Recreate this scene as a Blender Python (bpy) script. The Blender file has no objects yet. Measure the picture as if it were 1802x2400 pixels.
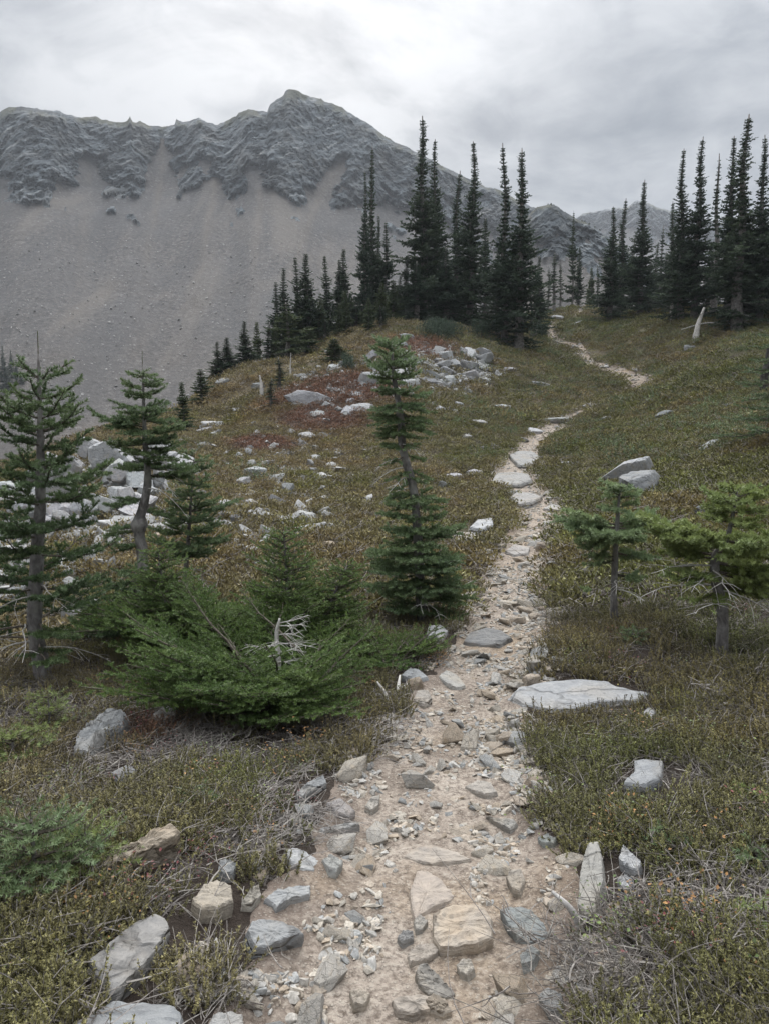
import bpy, bmesh, math, random
import numpy as np
from mathutils import Vector, Matrix, Euler

C = bpy.context.scene.collection
SC = bpy.context.scene
RNG = np.random.default_rng(7)
random.seed(7)

# ------------------------------------------------------------------ camera
PITCH = math.radians(5.0)
EYE = 1.6
cam_d = bpy.data.cameras.new('camera')
cam_d.sensor_fit = 'HORIZONTAL'; cam_d.sensor_width = 36.0; cam_d.lens = 36.0
cam_d.clip_start = 0.05; cam_d.clip_end = 6000
cam = bpy.data.objects.new('camera', cam_d); C.objects.link(cam)
cam.location = (0, 0, EYE); cam.rotation_euler = (math.pi / 2 - PITCH, 0, 0)
SC.camera = cam

# ------------------------------------------------------------------ world: overcast sky
SUN_EL, SUN_AZ = math.radians(38), math.radians(-6)      # azimuth from +Y towards +X
w = bpy.data.worlds.new('World'); SC.world = w; w.use_nodes = True
nt = w.node_tree; nt.nodes.clear()
def N(t, kind, **kw):
    n = t.nodes.new(kind)
    for k, v in kw.items():
        if k.startswith('i_'):
            key = k[2:]
            key = int(key) if key.isdigit() else key.replace('_', ' ')
            n.inputs[key].default_value = v
        else: setattr(n, k, v)
    return n
def math_n(t, op, a, b=None, c=None):
    n = t.nodes.new('ShaderNodeMath'); n.operation = op
    for i, x in enumerate((a, b, c)):
        if x is None: continue
        if isinstance(x, (int, float)): n.inputs[i].default_value = x
        else: t.links.new(x, n.inputs[i])
    return n.outputs[0]
def vmath(t, op, a, b=None, scale=None):
    n = t.nodes.new('ShaderNodeVectorMath'); n.operation = op
    for i, x in enumerate((a, b)):
        if x is None: continue
        if isinstance(x, (tuple, list)): n.inputs[i].default_value = x
        else: t.links.new(x, n.inputs[i])
    if scale is not None:
        if isinstance(scale, (int, float)): n.inputs['Scale'].default_value = scale
        else: t.links.new(scale, n.inputs['Scale'])
    return n.outputs['Value'] if op in ('DOT_PRODUCT', 'LENGTH', 'DISTANCE') else n.outputs[0]
def mixc(t, f, a, b, mode='MIX'):
    n = t.nodes.new('ShaderNodeMix'); n.data_type = 'RGBA'; n.blend_type = mode; n.clamp_factor = True
    for key, x in ((0, f), (6, a), (7, b)):
        if isinstance(x, (int, float)): n.inputs[key].default_value = x
        elif isinstance(x, tuple): n.inputs[key].default_value = (*x[:3], 1)
        else: t.links.new(x, n.inputs[key])
    return n.outputs[2]
def ramp(t, f, stops, interp='LINEAR'):
    n = t.nodes.new('ShaderNodeValToRGB'); n.color_ramp.interpolation = interp
    el = n.color_ramp.elements
    while len(el) < len(stops): el.new(0.5)
    for e, (p, c) in zip(el, stops):
        e.position = p; e.color = (*c[:3], 1) if isinstance(c, tuple) else (c, c, c, 1)
    t.links.new(f, n.inputs[0])
    return n.outputs[0]
def noise_n(t, vec, scale, detail=5, rough=.55, dist=0.0, out=0):
    n = t.nodes.new('ShaderNodeTexNoise')
    n.inputs['Scale'].default_value = scale; n.inputs['Detail'].default_value = detail
    n.inputs['Roughness'].default_value = rough; n.inputs['Distortion'].default_value = dist
    if vec is not None: t.links.new(vec, n.inputs['Vector'])
    return n.outputs[out]

sundir = (math.sin(SUN_AZ) * math.cos(SUN_EL), math.cos(SUN_AZ) * math.cos(SUN_EL), math.sin(SUN_EL))
tc = N(nt, 'ShaderNodeTexCoord')
D = vmath(nt, 'NORMALIZE', tc.outputs['Generated'])
sep = N(nt, 'ShaderNodeSeparateXYZ'); nt.links.new(D, sep.inputs[0])
zc = math_n(nt, 'MAXIMUM', sep.outputs[2], 0.0)
inv = math_n(nt, 'DIVIDE', 1.0, math_n(nt, 'ADD', zc, 0.22))
plane = vmath(nt, 'SCALE', D, scale=inv)
plane = vmath(nt, 'MULTIPLY', plane, (1.0, 1.0, 0.35))
big = noise_n(nt, vmath(nt, 'ADD', plane, (3.1, 1.7, 0.4)), 1.05, 7, .55, .5)
med = noise_n(nt, vmath(nt, 'ADD', plane, (9.3, 4.2, 2.0)), 2.3, 7, .58, .5)
fin = noise_n(nt, vmath(nt, 'ADD', plane, (5.3, 8.2, 1.0)), 6.0, 6, .6, .6)
cl = math_n(nt, 'ADD', math_n(nt, 'ADD', math_n(nt, 'MULTIPLY', big, 0.38), math_n(nt, 'MULTIPLY', med, 0.38)), math_n(nt, 'MULTIPLY', fin, 0.24))
cloud = ramp(nt, cl, [(0.40, (.098, .105, .114)), (0.465, (.142, .148, .156)), (0.51, (.176, .181, .188)), (0.585, (.228, .231, .235))])
# the veiled sun brightens the cloud deck round it
glow_dir = Vector((-0.085, 1.0, 0.50)).normalized()
dt = math_n(nt, 'MAXIMUM', vmath(nt, 'DOT_PRODUCT', D, tuple(glow_dir)), 0.0)
g1 = math_n(nt, 'POWER', dt, 28.0)
g1 = math_n(nt, 'MULTIPLY', g1, math_n(nt, 'MULTIPLY', math_n(nt, 'SUBTRACT', med, 0.40), 1.5))
zen = math_n(nt, 'ADD', 1.0, math_n(nt, 'MULTIPLY', math_n(nt, 'POWER', zc, 4.0), 12.5))  # extra zenith brightness, steeper than a natural overcast, added to light the ground
g1 = math_n(nt, 'MAXIMUM', g1, 0.0)
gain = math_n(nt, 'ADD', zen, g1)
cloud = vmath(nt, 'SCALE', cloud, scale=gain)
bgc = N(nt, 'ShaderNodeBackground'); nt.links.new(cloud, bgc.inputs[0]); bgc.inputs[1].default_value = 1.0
sky = N(nt, 'ShaderNodeTexSky', sky_type='NISHITA', sun_disc=False, sun_elevation=SUN_EL, sun_rotation=SUN_AZ)
bgs = N(nt, 'ShaderNodeBackground'); nt.links.new(sky.outputs[0], bgs.inputs[0]); bgs.inputs[1].default_value = 0.08
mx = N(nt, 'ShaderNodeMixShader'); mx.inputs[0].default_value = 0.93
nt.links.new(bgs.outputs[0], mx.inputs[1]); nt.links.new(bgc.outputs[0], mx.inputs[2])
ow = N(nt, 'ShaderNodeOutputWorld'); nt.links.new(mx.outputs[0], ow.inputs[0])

sun_d = bpy.data.lights.new('sun', 'SUN'); sun_d.energy = 1.5; sun_d.angle = math.radians(50); sun_d.color = (1, .96, .91)
sun = bpy.data.objects.new('sun', sun_d); C.objects.link(sun)
sun.rotation_euler = Vector(sundir).to_track_quat('Z', 'Y').to_euler()
SC.view_settings.view_transform = 'Standard'
try: SC.view_settings.look = 'None'
except Exception: pass
SC.view_settings.gamma = 1; SC.view_settings.use_curve_mapping = False
SC.view_settings.exposure = 1.22
SC.cycles.max_bounces = 5; SC.cycles.diffuse_bounces = 3; SC.cycles.glossy_bounces = 2
SC.cycles.transparent_max_bounces = 4; SC.cycles.volume_bounces = 0

# ------------------------------------------------------------------ numpy noise
_perm = np.random.default_rng(3).permutation(256)
_perm = np.concatenate([_perm, _perm, _perm]).astype(np.int64)
_grad = np.random.default_rng(4).normal(size=(256, 3)); _grad /= np.linalg.norm(_grad, axis=1)[:, None]
def perlin(P):
    P = np.asarray(P, float)
    i = np.floor(P).astype(np.int64); f = P - i; i &= 255
    u = f * f * f * (f * (f * 6 - 15) + 10)
    out = 0
    for dx in (0, 1):
        wx = u[:, 0] if dx else 1 - u[:, 0]
        for dy in (0, 1):
            wy = u[:, 1] if dy else 1 - u[:, 1]
            for dz in (0, 1):
                wz = u[:, 2] if dz else 1 - u[:, 2]
                h = _perm[_perm[_perm[(i[:, 0] + dx) & 255] + ((i[:, 1] + dy) & 255)] + ((i[:, 2] + dz) & 255)]
                g = _grad[h]
                out = out + wx * wy * wz * (g[:, 0] * (f[:, 0] - dx) + g[:, 1] * (f[:, 1] - dy) + g[:, 2] * (f[:, 2] - dz))
    return out * 1.5
def fbm(P, octv=4, gain=.5, lac=2.03):
    P = np.asarray(P, float); a, s, out = 1.0, 1.0, 0
    for k in range(octv):
        out = out + a * perlin(P * s + 17.3 * k); a *= gain; s *= lac
    return out
def ridged(P, octv=5, gain=.55, lac=2.1):
    P = np.asarray(P, float); a, s, out = 1.0, 1.0, 0
    for k in range(octv):
        out = out + a * (1 - 2 * np.abs(perlin(P * s + 31.7 * k))); a *= gain; s *= lac
    return out
def sstep(a, b, x):
    t = np.clip((x - a) / (b - a), 0, 1); return t * t * (3 - 2 * t)
def xy3(x, y, z=0.0):
    x = np.asarray(x, float); return np.stack([x, np.asarray(y, float), np.full_like(x, z)], -1)

# ------------------------------------------------------------------ mesh helpers
class MB:
    """collects triangles; builds one mesh object"""
    def __init__(s): s.V, s.F, s.M, s.T, s.n = [], [], [], [], 0
    def add(s, V, F, mat=0, tone=.5):
        V = np.asarray(V, float); F = np.asarray(F, np.int64)
        if len(F) == 0: return
        if F.shape[1] == 4: F = np.concatenate([F[:, [0, 1, 2]], F[:, [0, 2, 3]]])
        s.V.append(V); s.F.append(F + s.n); s.M.append(np.full(len(F), mat, np.int32))
        t = np.asarray(tone, float)
        s.T.append(np.full(len(V), float(t)) if t.ndim == 0 else t)
        s.n += len(V)
    def mesh(s, name, mats, smooth=False):
        V = np.concatenate(s.V); F = np.concatenate(s.F); M = np.concatenate(s.M); T = np.concatenate(s.T)
        return mk_mesh(name, V, F, mats, M, smooth, {'tone': T})
def mk_mesh(name, V, F, mats, M=None, smooth=False, attrs=None):
    me = bpy.data.meshes.new(name)
    V = np.ascontiguousarray(V, np.float32); F = np.ascontiguousarray(F, np.int32)
    k = F.shape[1]; n = len(F)
    me.vertices.add(len(V)); me.vertices.foreach_set('co', V.ravel())
    me.loops.add(n * k); me.loops.foreach_set('vertex_index', F.ravel())
    me.polygons.add(n)
    me.polygons.foreach_set('loop_start', np.arange(0, n * k, k, dtype=np.int32))
    try: me.polygons.foreach_set('loop_total', np.full(n, k, np.int32))
    except Exception: pass
    for m in mats: me.materials.append(m)
    if M is not None: me.polygons.foreach_set('material_index', np.ascontiguousarray(M, np.int32))
    me.polygons.foreach_set('use_smooth', np.full(n, bool(smooth)))
    for an, a in (attrs or {}).items():
        a = np.asarray(a)
        if a.ndim == 1:
            at = me.attributes.new(an, 'FLOAT', 'POINT'); at.data.foreach_set('value', np.ascontiguousarray(a, np.float32))
        else:
            if a.shape[1] == 3: a = np.concatenate([a, np.ones((len(a), 1))], 1)
            at = me.attributes.new(an, 'FLOAT_COLOR', 'POINT'); at.data.foreach_set('color', np.ascontiguousarray(a, np.float32).ravel())
    me.update(calc_edges=True)
    return me
def link(name, me, parent=None, loc=None, rot=None, scale=None):
    o = bpy.data.objects.new(name, me); C.objects.link(o)
    if parent: o.parent = parent
    if loc is not None: o.location = loc
    if rot is not None: o.rotation_euler = rot
    if scale is not None: o.scale = scale
    return o
def tag(o, label=None, cat=None, group=None, kind=None):
    if label: o['label'] = label
    if cat: o['category'] = cat
    if group: o['group'] = group
    if kind: o['kind'] = kind
    return o
def thing(name, label, cat, loc=(0, 0, 0), rot=(0, 0, 0), group=None, scale=None):
    o = link(name, None, None, loc, rot, scale); o.empty_display_size = .1
    return tag(o, label, cat, group)
def norm(a): return a / np.maximum(np.linalg.norm(a, axis=-1, keepdims=True), 1e-9)
def tube(P, R, sides=6, cap=True):
    P = np.asarray(P, float); R = np.asarray(R, float); k = len(P)
    T = norm(np.gradient(P, axis=0))
    ref = np.array([0, 0, 1.0]) if abs(T[0, 2]) < .9 else np.array([1.0, 0, 0])
    A = norm(np.cross(T, ref)); B = np.cross(T, A)
    an = np.arange(sides) * 2 * math.pi / sides
    V = P[:, None] + R[:, None, None] * (np.cos(an)[None, :, None] * A[:, None] + np.sin(an)[None, :, None] * B[:, None])
    V = V.reshape(-1, 3); F = []
    i = np.arange(k - 1)[:, None] * sides; j = np.arange(sides)[None]; j2 = (j + 1) % sides
    F = np.stack([i + j, i + j2, i + sides + j2, i + sides + j], -1).reshape(-1, 4)
    F = np.concatenate([F[:, [0, 1, 2]], F[:, [0, 2, 3]]])
    if cap:
        c = len(V); V = np.concatenate([V, P[-1:]])
        b = (k - 1) * sides
        F = np.concatenate([F, np.stack([b + np.arange(sides), b + (np.arange(sides) + 1) % sides, np.full(sides, c)], -1)])
    return V, F

# ------------------------------------------------------------------ materials
def mat(name):
    m = bpy.data.materials.new(name); m.use_nodes = True
    t = m.node_tree; b = t.nodes['Principled BSDF']
    b.inputs['Roughness'].default_value = .85
    b.inputs['Specular IOR Level'].default_value = .25
    return m, t, b
def bump(t, b, h, strength=.5, dist=.02):
    n = t.nodes.new('ShaderNodeBump'); n.inputs['Strength'].default_value = strength; n.inputs['Distance'].default_value = dist
    t.links.new(h, n.inputs['Height']); t.links.new(n.outputs[0], b.inputs['Normal'])
def attr(t, name, kind='GEOMETRY', out='Color'):
    n = t.nodes.new('ShaderNodeAttribute'); n.attribute_name = name; n.attribute_type = kind
    return n.outputs[out]

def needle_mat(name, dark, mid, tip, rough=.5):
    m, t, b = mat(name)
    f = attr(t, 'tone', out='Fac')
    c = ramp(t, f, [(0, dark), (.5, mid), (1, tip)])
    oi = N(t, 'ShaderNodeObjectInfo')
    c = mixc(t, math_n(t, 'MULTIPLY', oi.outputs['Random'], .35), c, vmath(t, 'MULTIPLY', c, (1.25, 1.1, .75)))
    t.links.new(c, b.inputs['Base Color']); b.inputs['Roughness'].default_value = rough
    b.inputs['Specular IOR Level'].default_value = .35
    tr = N(t, 'ShaderNodeBsdfTranslucent'); t.links.new(c, tr.inputs[0]); ms = N(t, 'ShaderNodeMixShader'); ms.inputs[0].default_value = .32
    out = [n for n in t.nodes if n.type == 'OUTPUT_MATERIAL'][0]
    t.links.new(b.outputs[0], ms.inputs[1]); t.links.new(tr.outputs[0], ms.inputs[2]); t.links.new(ms.outputs[0], out.inputs['Surface'])
    return m
def bark_mat(name, c1, c2, c3, scale=18):
    m, t, b = mat(name)
    tcn = N(t, 'ShaderNodeTexCoord')
    v = vmath(t, 'MULTIPLY', tcn.outputs['Object'], (1, 1, .55))
    n1 = noise_n(t, v, scale, 6, .65, .6)
    n2 = noise_n(t, tcn.outputs['Object'], scale * .35, 4, .6)
    c = ramp(t, n1, [(.3, c1), (.5, c2), (.7, c3)])
    c = mixc(t, ramp(t, n2, [(.5, 0.0), (.7, .6)]), c, (c3[0] * 1.1, c3[1] * 1.12, c3[2] * 1.05))
    t.links.new(c, b.inputs['Base Color'])
    bump(t, b, n1, .8, .012)
    return m

M_BARK = bark_mat('fir_bark', (.05, .046, .044), (.14, .13, .125), (.26, .25, .24))
M_TWIG = bark_mat('twig_bark', (.05, .04, .033), (.09, .075, .06), (.16, .14, .12), 40)
M_DEAD = bark_mat('bleached_wood', (.20, .19, .175), (.38, .36, .34), (.55, .53, .50), 25)
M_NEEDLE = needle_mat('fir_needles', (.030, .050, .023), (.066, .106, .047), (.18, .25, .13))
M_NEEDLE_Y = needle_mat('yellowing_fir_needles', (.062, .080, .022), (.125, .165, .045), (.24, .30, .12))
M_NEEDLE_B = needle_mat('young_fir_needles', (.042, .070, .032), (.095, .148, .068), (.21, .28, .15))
M_HEML = needle_mat('hemlock_needles', (.036, .062, .021), (.076, .128, .040), (.15, .22, .072))
M_FARG = needle_mat('young_conifer_needles', (.028, .042, .022), (.058, .082, .042), (.11, .14, .075), .6)
M_FAR = needle_mat('far_conifer_needles', (.018, .031, .022), (.040, .064, .043), (.085, .12, .077), .6)

def rock_mat(name):
    m, t, b = mat(name)
    tcn = N(t, 'ShaderNodeTexCoord'); oi = N(t, 'ShaderNodeObjectInfo')
    off = vmath(t, 'SCALE', (13.0, 7.0, 5.0), scale=oi.outputs['Random'])
    p = vmath(t, 'ADD', tcn.outputs['Object'], off)
    geo = N(t, 'ShaderNodeNewGeometry')
    n0 = noise_n(t, p, 3.0, 5, .6, .4)
    n1 = noise_n(t, p, 16.0, 8, .68, .3)
    n2 = noise_n(t, p, 70.0, 4, .7)
    st = vmath(t, 'MULTIPLY', p, (5.0, 9.0, 60.0))
    ns = noise_n(t, st, 1.0, 5, .65, .8)
    vein = noise_n(t, vmath(t, 'MULTIPLY', p, (3.0, 30.0, 20.0)), 1.0, 4, .6, 1.2)
    base = oi.outputs['Color']
    c = mixc(t, ramp(t, n1, [(.32, 0.0), (.68, 1.0)]), vmath(t, 'MULTIPLY', base, (.74, .75, .77)), vmath(t, 'MULTIPLY', base, (1.16, 1.15, 1.13)))
    c = mixc(t, ramp(t, n0, [(.52, 0.0), (.70, .55)]), c, vmath(t, 'MULTIPLY', base, (1.12, .98, .80)))
    c = mixc(t, ramp(t, vein, [(.60, 0.0), (.68, .3)]), c, vmath(t, 'MULTIPLY', base, (1.35, 1.35, 1.35)))
    c = mixc(t, ramp(t, ns, [(.58, 0.0), (.72, .55)]), c, vmath(t, 'MULTIPLY', base, (.52, .52, .52)))
    crk = N(t, 'ShaderNodeTexVoronoi', feature='DISTANCE_TO_EDGE'); crk.inputs['Scale'].default_value = 1.0; t.links.new(vmath(t, 'ADD', vmath(t, 'MULTIPLY', p, (1.6, 2.2, 5.5)), vmath(t, 'SCALE', noise_n(t, p, 5, 3, out=1), scale=.5)), crk.inputs['Vector'])
    crv = ramp(t, crk.outputs['Distance'], [(.0, 1.0), (.035, 0.0)])
    c = mixc(t, math_n(t, 'MULTIPLY', crv, .45), c, vmath(t, 'MULTIPLY', base, (.28, .27, .26)))
    # lichen freckles
    vo = N(t, 'ShaderNodeTexVoronoi'); vo.inputs['Scale'].default_value = 34; t.links.new(p, vo.inputs['Vector'])
    lich = math_n(t, 'MULTIPLY', ramp(t, vo.outputs['Distance'], [(.22, 1.0), (.34, 0.0)]), ramp(t, n0, [(.50, 0.0), (.62, .35)]))
    c = mixc(t, lich, c, (.07, .075, .07))
    t.links.new(c, b.inputs['Base Color'])
    h = math_n(t, 'ADD', math_n(t, 'ADD', math_n(t, 'MULTIPLY', n1, .7), math_n(t, 'MULTIPLY', n2, .25)), math_n(t, 'MULTIPLY', ns, .6))
    h = math_n(t, 'SUBTRACT', h, math_n(t, 'MULTIPLY', crv, .8))
    bump(t, b, h, .7, .02)
    b.inputs['Roughness'].default_value = .8
    return m
M_ROCK = rock_mat('schist_rock')
# ------------------------------------------------------------------ picture <-> place (survey of the photograph: 1661 wide)
def rayd(X, Y):
    u = (np.asarray(X, float) - 830.5) / 1661.0; v = (1106.0 - np.asarray(Y, float)) / 1661.0
    cp, sp = math.cos(PITCH), math.sin(PITCH)
    return np.stack([u, cp + v * sp, -sp + v * cp], -1)
def at(X, Y, d):
    r = rayd(X, Y); return np.array([0, 0, EYE]) + r * (d / np.hypot(r[..., 0], r[..., 1]))

# ------------------------------------------------------------------ terrain survey points
CPX = [  # X, Y in the photo, horizontal distance
 (880,2212,2.0),(930,2000,2.43),(960,1800,3.05),(960,1650,3.75),(1020,1500,4.83),(1085,1400,5.85),(1100,1300,7.4),
 (1130,1200,9.6),(1165,1100,13),(1105,1030,17),(1130,985,20),(1170,940,24),(1250,895,28.5),(1350,860,32.5),(1400,838,34.5),(1330,805,38),
 (1270,780,41),(1250,745,44.5),(1195,700,50),(1240,685,54),(1245,668,60),
 (600,1000,20),(700,1100,14),(550,1210,10),(250,1000,19),(150,1080,15),(50,1150,12),(100,1450,6.2),(60,1700,3.9),(50,2000,2.55),(600,1400,6.2),(350,1550,4.9),
 (640,860,27),(750,900,25),(450,845,36),(300,902,30),(230,937,28),(100,985,26),(0,1005,25),(400,935,27),(500,900,29),
 (930,790,32),(840,830,29),(1050,750,38),(1110,758,40),(920,705,46),(800,715,44),(700,735,42),(620,790,38),(530,806,38),(480,822,37),(435,872,32.5),
 (900,1000,19),(850,1150,11.5),(950,900,25),(1020,850,30),
 (1640,1050,12.5),(1400,1035,15),(1640,850,25),(1640,720,39),(1500,690,44),(1325,700,48),(1400,690,48),(1480,703,42),(1596,713,40),
 (1450,900,24),(1500,780,33),(1640,1400,5.7),(1400,1300,7.2),(1600,1700,3.6),(1600,2100,2.2),(1350,1550,4.5),(1300,1950,2.6)]
P3 = [at(X, Y, d) for X, Y, d in CPX]
def pol(X, d, z):
    r = rayd(X, 1106); h = np.hypot(r[0], r[1]); return np.array([r[0] / h * d, r[1] / h * d, z])
P3 += [pol(300,40,-1.5),pol(300,55,-9),pol(0,35,-3),pol(0,52,-10),pol(600,52,1.5),pol(600,68,-7),pol(450,46,-1.5),pol(450,62,-10),
       pol(1000,60,9.3),pol(1000,78,5),pol(800,58,6),pol(800,75,-2),pol(1600,60,11),pol(1600,80,12.5),pol(1300,75,11.5),pol(1150,65,10.5),pol(1300,60,11.2),
       pol(-400,8,-.6),pol(-400,22,-1.5),pol(-400,45,-9),pol(2100,8,.7),pol(2100,20,3.2),pol(2100,40,8),pol(2100,75,14)]
P3 += [np.array(p, float) for p in ((0,-5,-.2),(5,-5,.2),(-5,-5,-.6),(0,-20,-1.5),(-20,-20,-3),(20,-20,1),(-30,0,-4),(30,0,4),(0,0,0),(1.5,0,.03),(-1.5,0,-.05),
       (-60,-40,-10),(60,-40,6),(-75,20,-16),(75,20,13),(0,-70,-5))]
P3 = np.array(P3)
def _phi(r2): return .5 * r2 * np.log(r2 + 1e-9)
_c = P3[:, :2]; _n = len(_c)
_K = _phi(((_c[:, None] - _c[None]) ** 2).sum(-1)) + np.eye(_n) * .15
_A = np.zeros((_n + 3, _n + 3)); _A[:_n, :_n] = _K; _A[:_n, _n] = 1; _A[:_n, _n + 1:] = _c; _A[_n, :_n] = 1; _A[_n + 1:, :_n] = _c.T
_w = np.linalg.solve(_A, np.concatenate([P3[:, 2], np.zeros(3)]))
def H0(x, y):
    x = np.asarray(x, float).ravel(); y = np.asarray(y, float).ravel(); out = np.empty(len(x))
    r = np.hypot(x, y); s = np.minimum(1, 100 / np.maximum(r, 1e-6)); xs, ys = x * s, y * s
    for i in range(0, len(x), 40000):
        a, b = xs[i:i + 40000], ys[i:i + 40000]
        out[i:i + 40000] = _phi((a[:, None] - _c[:, 0]) ** 2 + (b[:, None] - _c[:, 1]) ** 2) @ _w[:_n] + _w[_n] + a * _w[_n + 1] + b * _w[_n + 2]
    k = sstep(72, 150, r)
    return out * (1 - k) + (-30.0) * k

# ------------------------------------------------------------------ trail line
TR = [(870,2600,1.35,.52),(870,2212,2.0,.50),(900,2000,2.43,.53),(940,1800,3.05,.50),(972,1650,3.75,.46),(1012,1500,4.83,.36),(1075,1400,5.85,.40),(1095,1300,7.4,.38),
      (1122,1200,9.6,.39),(1165,1100,13,.38),(1108,1030,17,.50),(1132,985,20,.46),(1170,940,24,.43),(1250,895,28.5,.44),(1300,876,30.5,.46),(1345,860,32.5,.46),(1398,836,35,.48),(1340,806,38,.42),
      (1270,782,41,.32),(1250,748,44.3,.26),(1197,728,46,.28),(1195,700,50,.28),(1245,684,55,.28),(1255,665,63,.4)]
_tp = np.array([at(X, Y, d)[:2] for X, Y, d, wd in TR]); _tw = np.array([t[3] for t in TR])
def catmull(P, per):
    P = np.asarray(P, float); Q = np.concatenate([2 * P[:1] - P[1:2], P, 2 * P[-1:] - P[-2:-1]]); out = []
    for i in range(1, len(Q) - 2):
        t = np.linspace(0, 1, per, endpoint=False)[:, None]
        p0, p1, p2, p3 = Q[i - 1], Q[i], Q[i + 1], Q[i + 2]
        out.append(.5 * (2 * p1 + (p2 - p0) * t + (2 * p0 - 5 * p1 + 4 * p2 - p3) * t ** 2 + (3 * p1 - p0 - 3 * p2 + p3) * t ** 3))
    out.append(P[-1:]); return np.concatenate(out)
TL = catmull(np.concatenate([_tp, _tw[:, None]], 1), 12)        # x, y, half width
TLx = TL[:, :2]; TLw = TL[:, 2]
def trail_q(x, y):
    """signed distance across the trail divided by its half width (about 1 at the edge)"""
    x = np.asarray(x, float).ravel(); y = np.asarray(y, float).ravel()
    best = np.full(len(x), 99.0); A = TLx[:-1]; B = TLx[1:]; d = B - A; L2 = (d ** 2).sum(1)
    idx = np.where(np.hypot(x, y) < 75)[0]
    for i in range(0, len(idx), 30000):
        k = idx[i:i + 30000]; P = np.stack([x[k], y[k]], -1)
        t = np.clip(((P[:, None] - A) * d).sum(-1) / L2, 0, 1)
        wv = TLw[:-1] * (1 - t) + TLw[1:] * t
        dist = np.linalg.norm(P[:, None] - (A + t[..., None] * d), axis=-1) / wv
        best[k] = dist.min(1)
    return best
def edge_n(x, y): return 1 + .22 * fbm(xy3(np.asarray(x) * 2.2, np.asarray(y) * 2.2, 5.1), 3)
def lumps(x, y):
    r = np.hypot(x, y); k = np.clip(r / 6, .45, 1.6)
    return k * (.055 * fbm(xy3(x * .9, y * .9, 1.3), 3) + .022 * fbm(xy3(x * 4, y * 4, 2.2), 3)) + .18 * sstep(8, 30, r) * fbm(xy3(x * .22, y * .22, 8.8), 3)
def Hg(x, y, q=None):
    x = np.asarray(x, float).ravel(); y = np.asarray(y, float).ravel()
    if q is None: q = trail_q(x, y)
    q = q / edge_n(x, y)
    inside = 1 - sstep(.6, 1.02, q)
    return H0(x, y) + lumps(x, y) * (1 - .8 * inside) - .11 * inside
def Ht(x, y, q):
    e = q / edge_n(x, y)
    return H0(x, y) + .2 * lumps(x, y) - .045 + .04 * sstep(.5, .95, e) - .12 * sstep(.95, 1.3, e) \
        + .016 * fbm(xy3(x * 5, y * 5, 4), 4) + .02 * fbm(xy3(x * 1.7, y * 1.7, 9), 2)
def surf(x, y):
    q = trail_q(x, y); g = Hg(x, y, q); t = Ht(np.asarray(x, float).ravel(), np.asarray(y, float).ravel(), q)
    return np.where(q < 1.35, np.maximum(g, t), g)
_tt = np.geomspace(1.2, 90, 260)
def hit(X, Y, add=0.0):
    r = rayd(X, Y); h = math.hypot(r[0], r[1]); P = np.array([0, 0, EYE]) + r[None] / h * _tt[:, None]
    z = surf(P[:, 0], P[:, 1]) + add
    k = np.where(P[:, 2] < z)[0]
    if len(k) == 0: return P[-1]
    i = k[0]
    if i == 0: return P[0]
    P = P[i - 1] + (P[i] - P[i - 1]) * np.linspace(0, 1, 9)[:, None]; z = surf(P[:, 0], P[:, 1]) + add
    k = np.where(P[:, 2] < z)[0]; i = max(1, k[0]) if len(k) else 8
    a = P[i - 1, 2] - z[i - 1]; b = P[i, 2] - z[i]; f = min(1.0, max(0.0, a / (a - b))) if a != b else 0.0
    return P[i - 1] * (1 - f) + P[i] * f
def normal_at(x, y, e=.12):
    z = surf(np.array([x - e, x + e, x, x]), np.array([y, y, y - e, y + e]))
    return norm(np.array([-(z[1] - z[0]) / (2 * e), -(z[3] - z[2]) / (2 * e), 1.0]))

def zone(X, Y, d): return at(X, Y, d)[:2]
RED = [(zone(720, 845, 28), 3.0), (zone(700, 905, 25), 1.7), (zone(570, 960, 22), 1.2), (zone(300, 1580, 4.6), .3), (zone(900, 775, 35), 2.2)]
def veg(x, y):
    """base colour of the heath: olive green, brown, rusty, red-leaved"""
    x = np.asarray(x, float); y = np.asarray(y, float); r = np.hypot(x, y)
    a = fbm(xy3(x * .16, y * .16, 1), 3); b = fbm(xy3(x * .9, y * .9, 6), 3); c = fbm(xy3(x * .35, y * .35, 12), 3)
    green = np.array([.102, .106, .034]); brown = np.array([.175, .142, .072]); rust = np.array([.175, .122, .055]); red = np.array([.15, .052, .052]); lime = np.array([.148, .148, .042])
    az = x / np.maximum(y, .5)
    leftb = sstep(.12, -.12, az - .02) * sstep(7, 12, r)
    k = np.clip(.6 + .55 * a + .5 * b - .35 * sstep(.15, .3, az) + .18 * leftb + .10 * sstep(20, 34, r) * leftb, 0, 1)[:, None]
    col = green * (1 - k) + brown * k
    k = (sstep(.15, .55, c) * .5)[:, None]; col = col * (1 - k) + rust * k
    k = (sstep(.25, .6, -b) * .6)[:, None]; col = col * (1 - k) + lime * k
    k = np.zeros(len(x))
    for (p, rad) in RED: k = np.maximum(k, sstep(1.15, .55, np.hypot(x - p[0], y - p[1]) / rad + .35 * b))
    k = (k * .6)[:, None]; col = col * (1 - k) + red * k
    return col * 1.1

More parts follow.
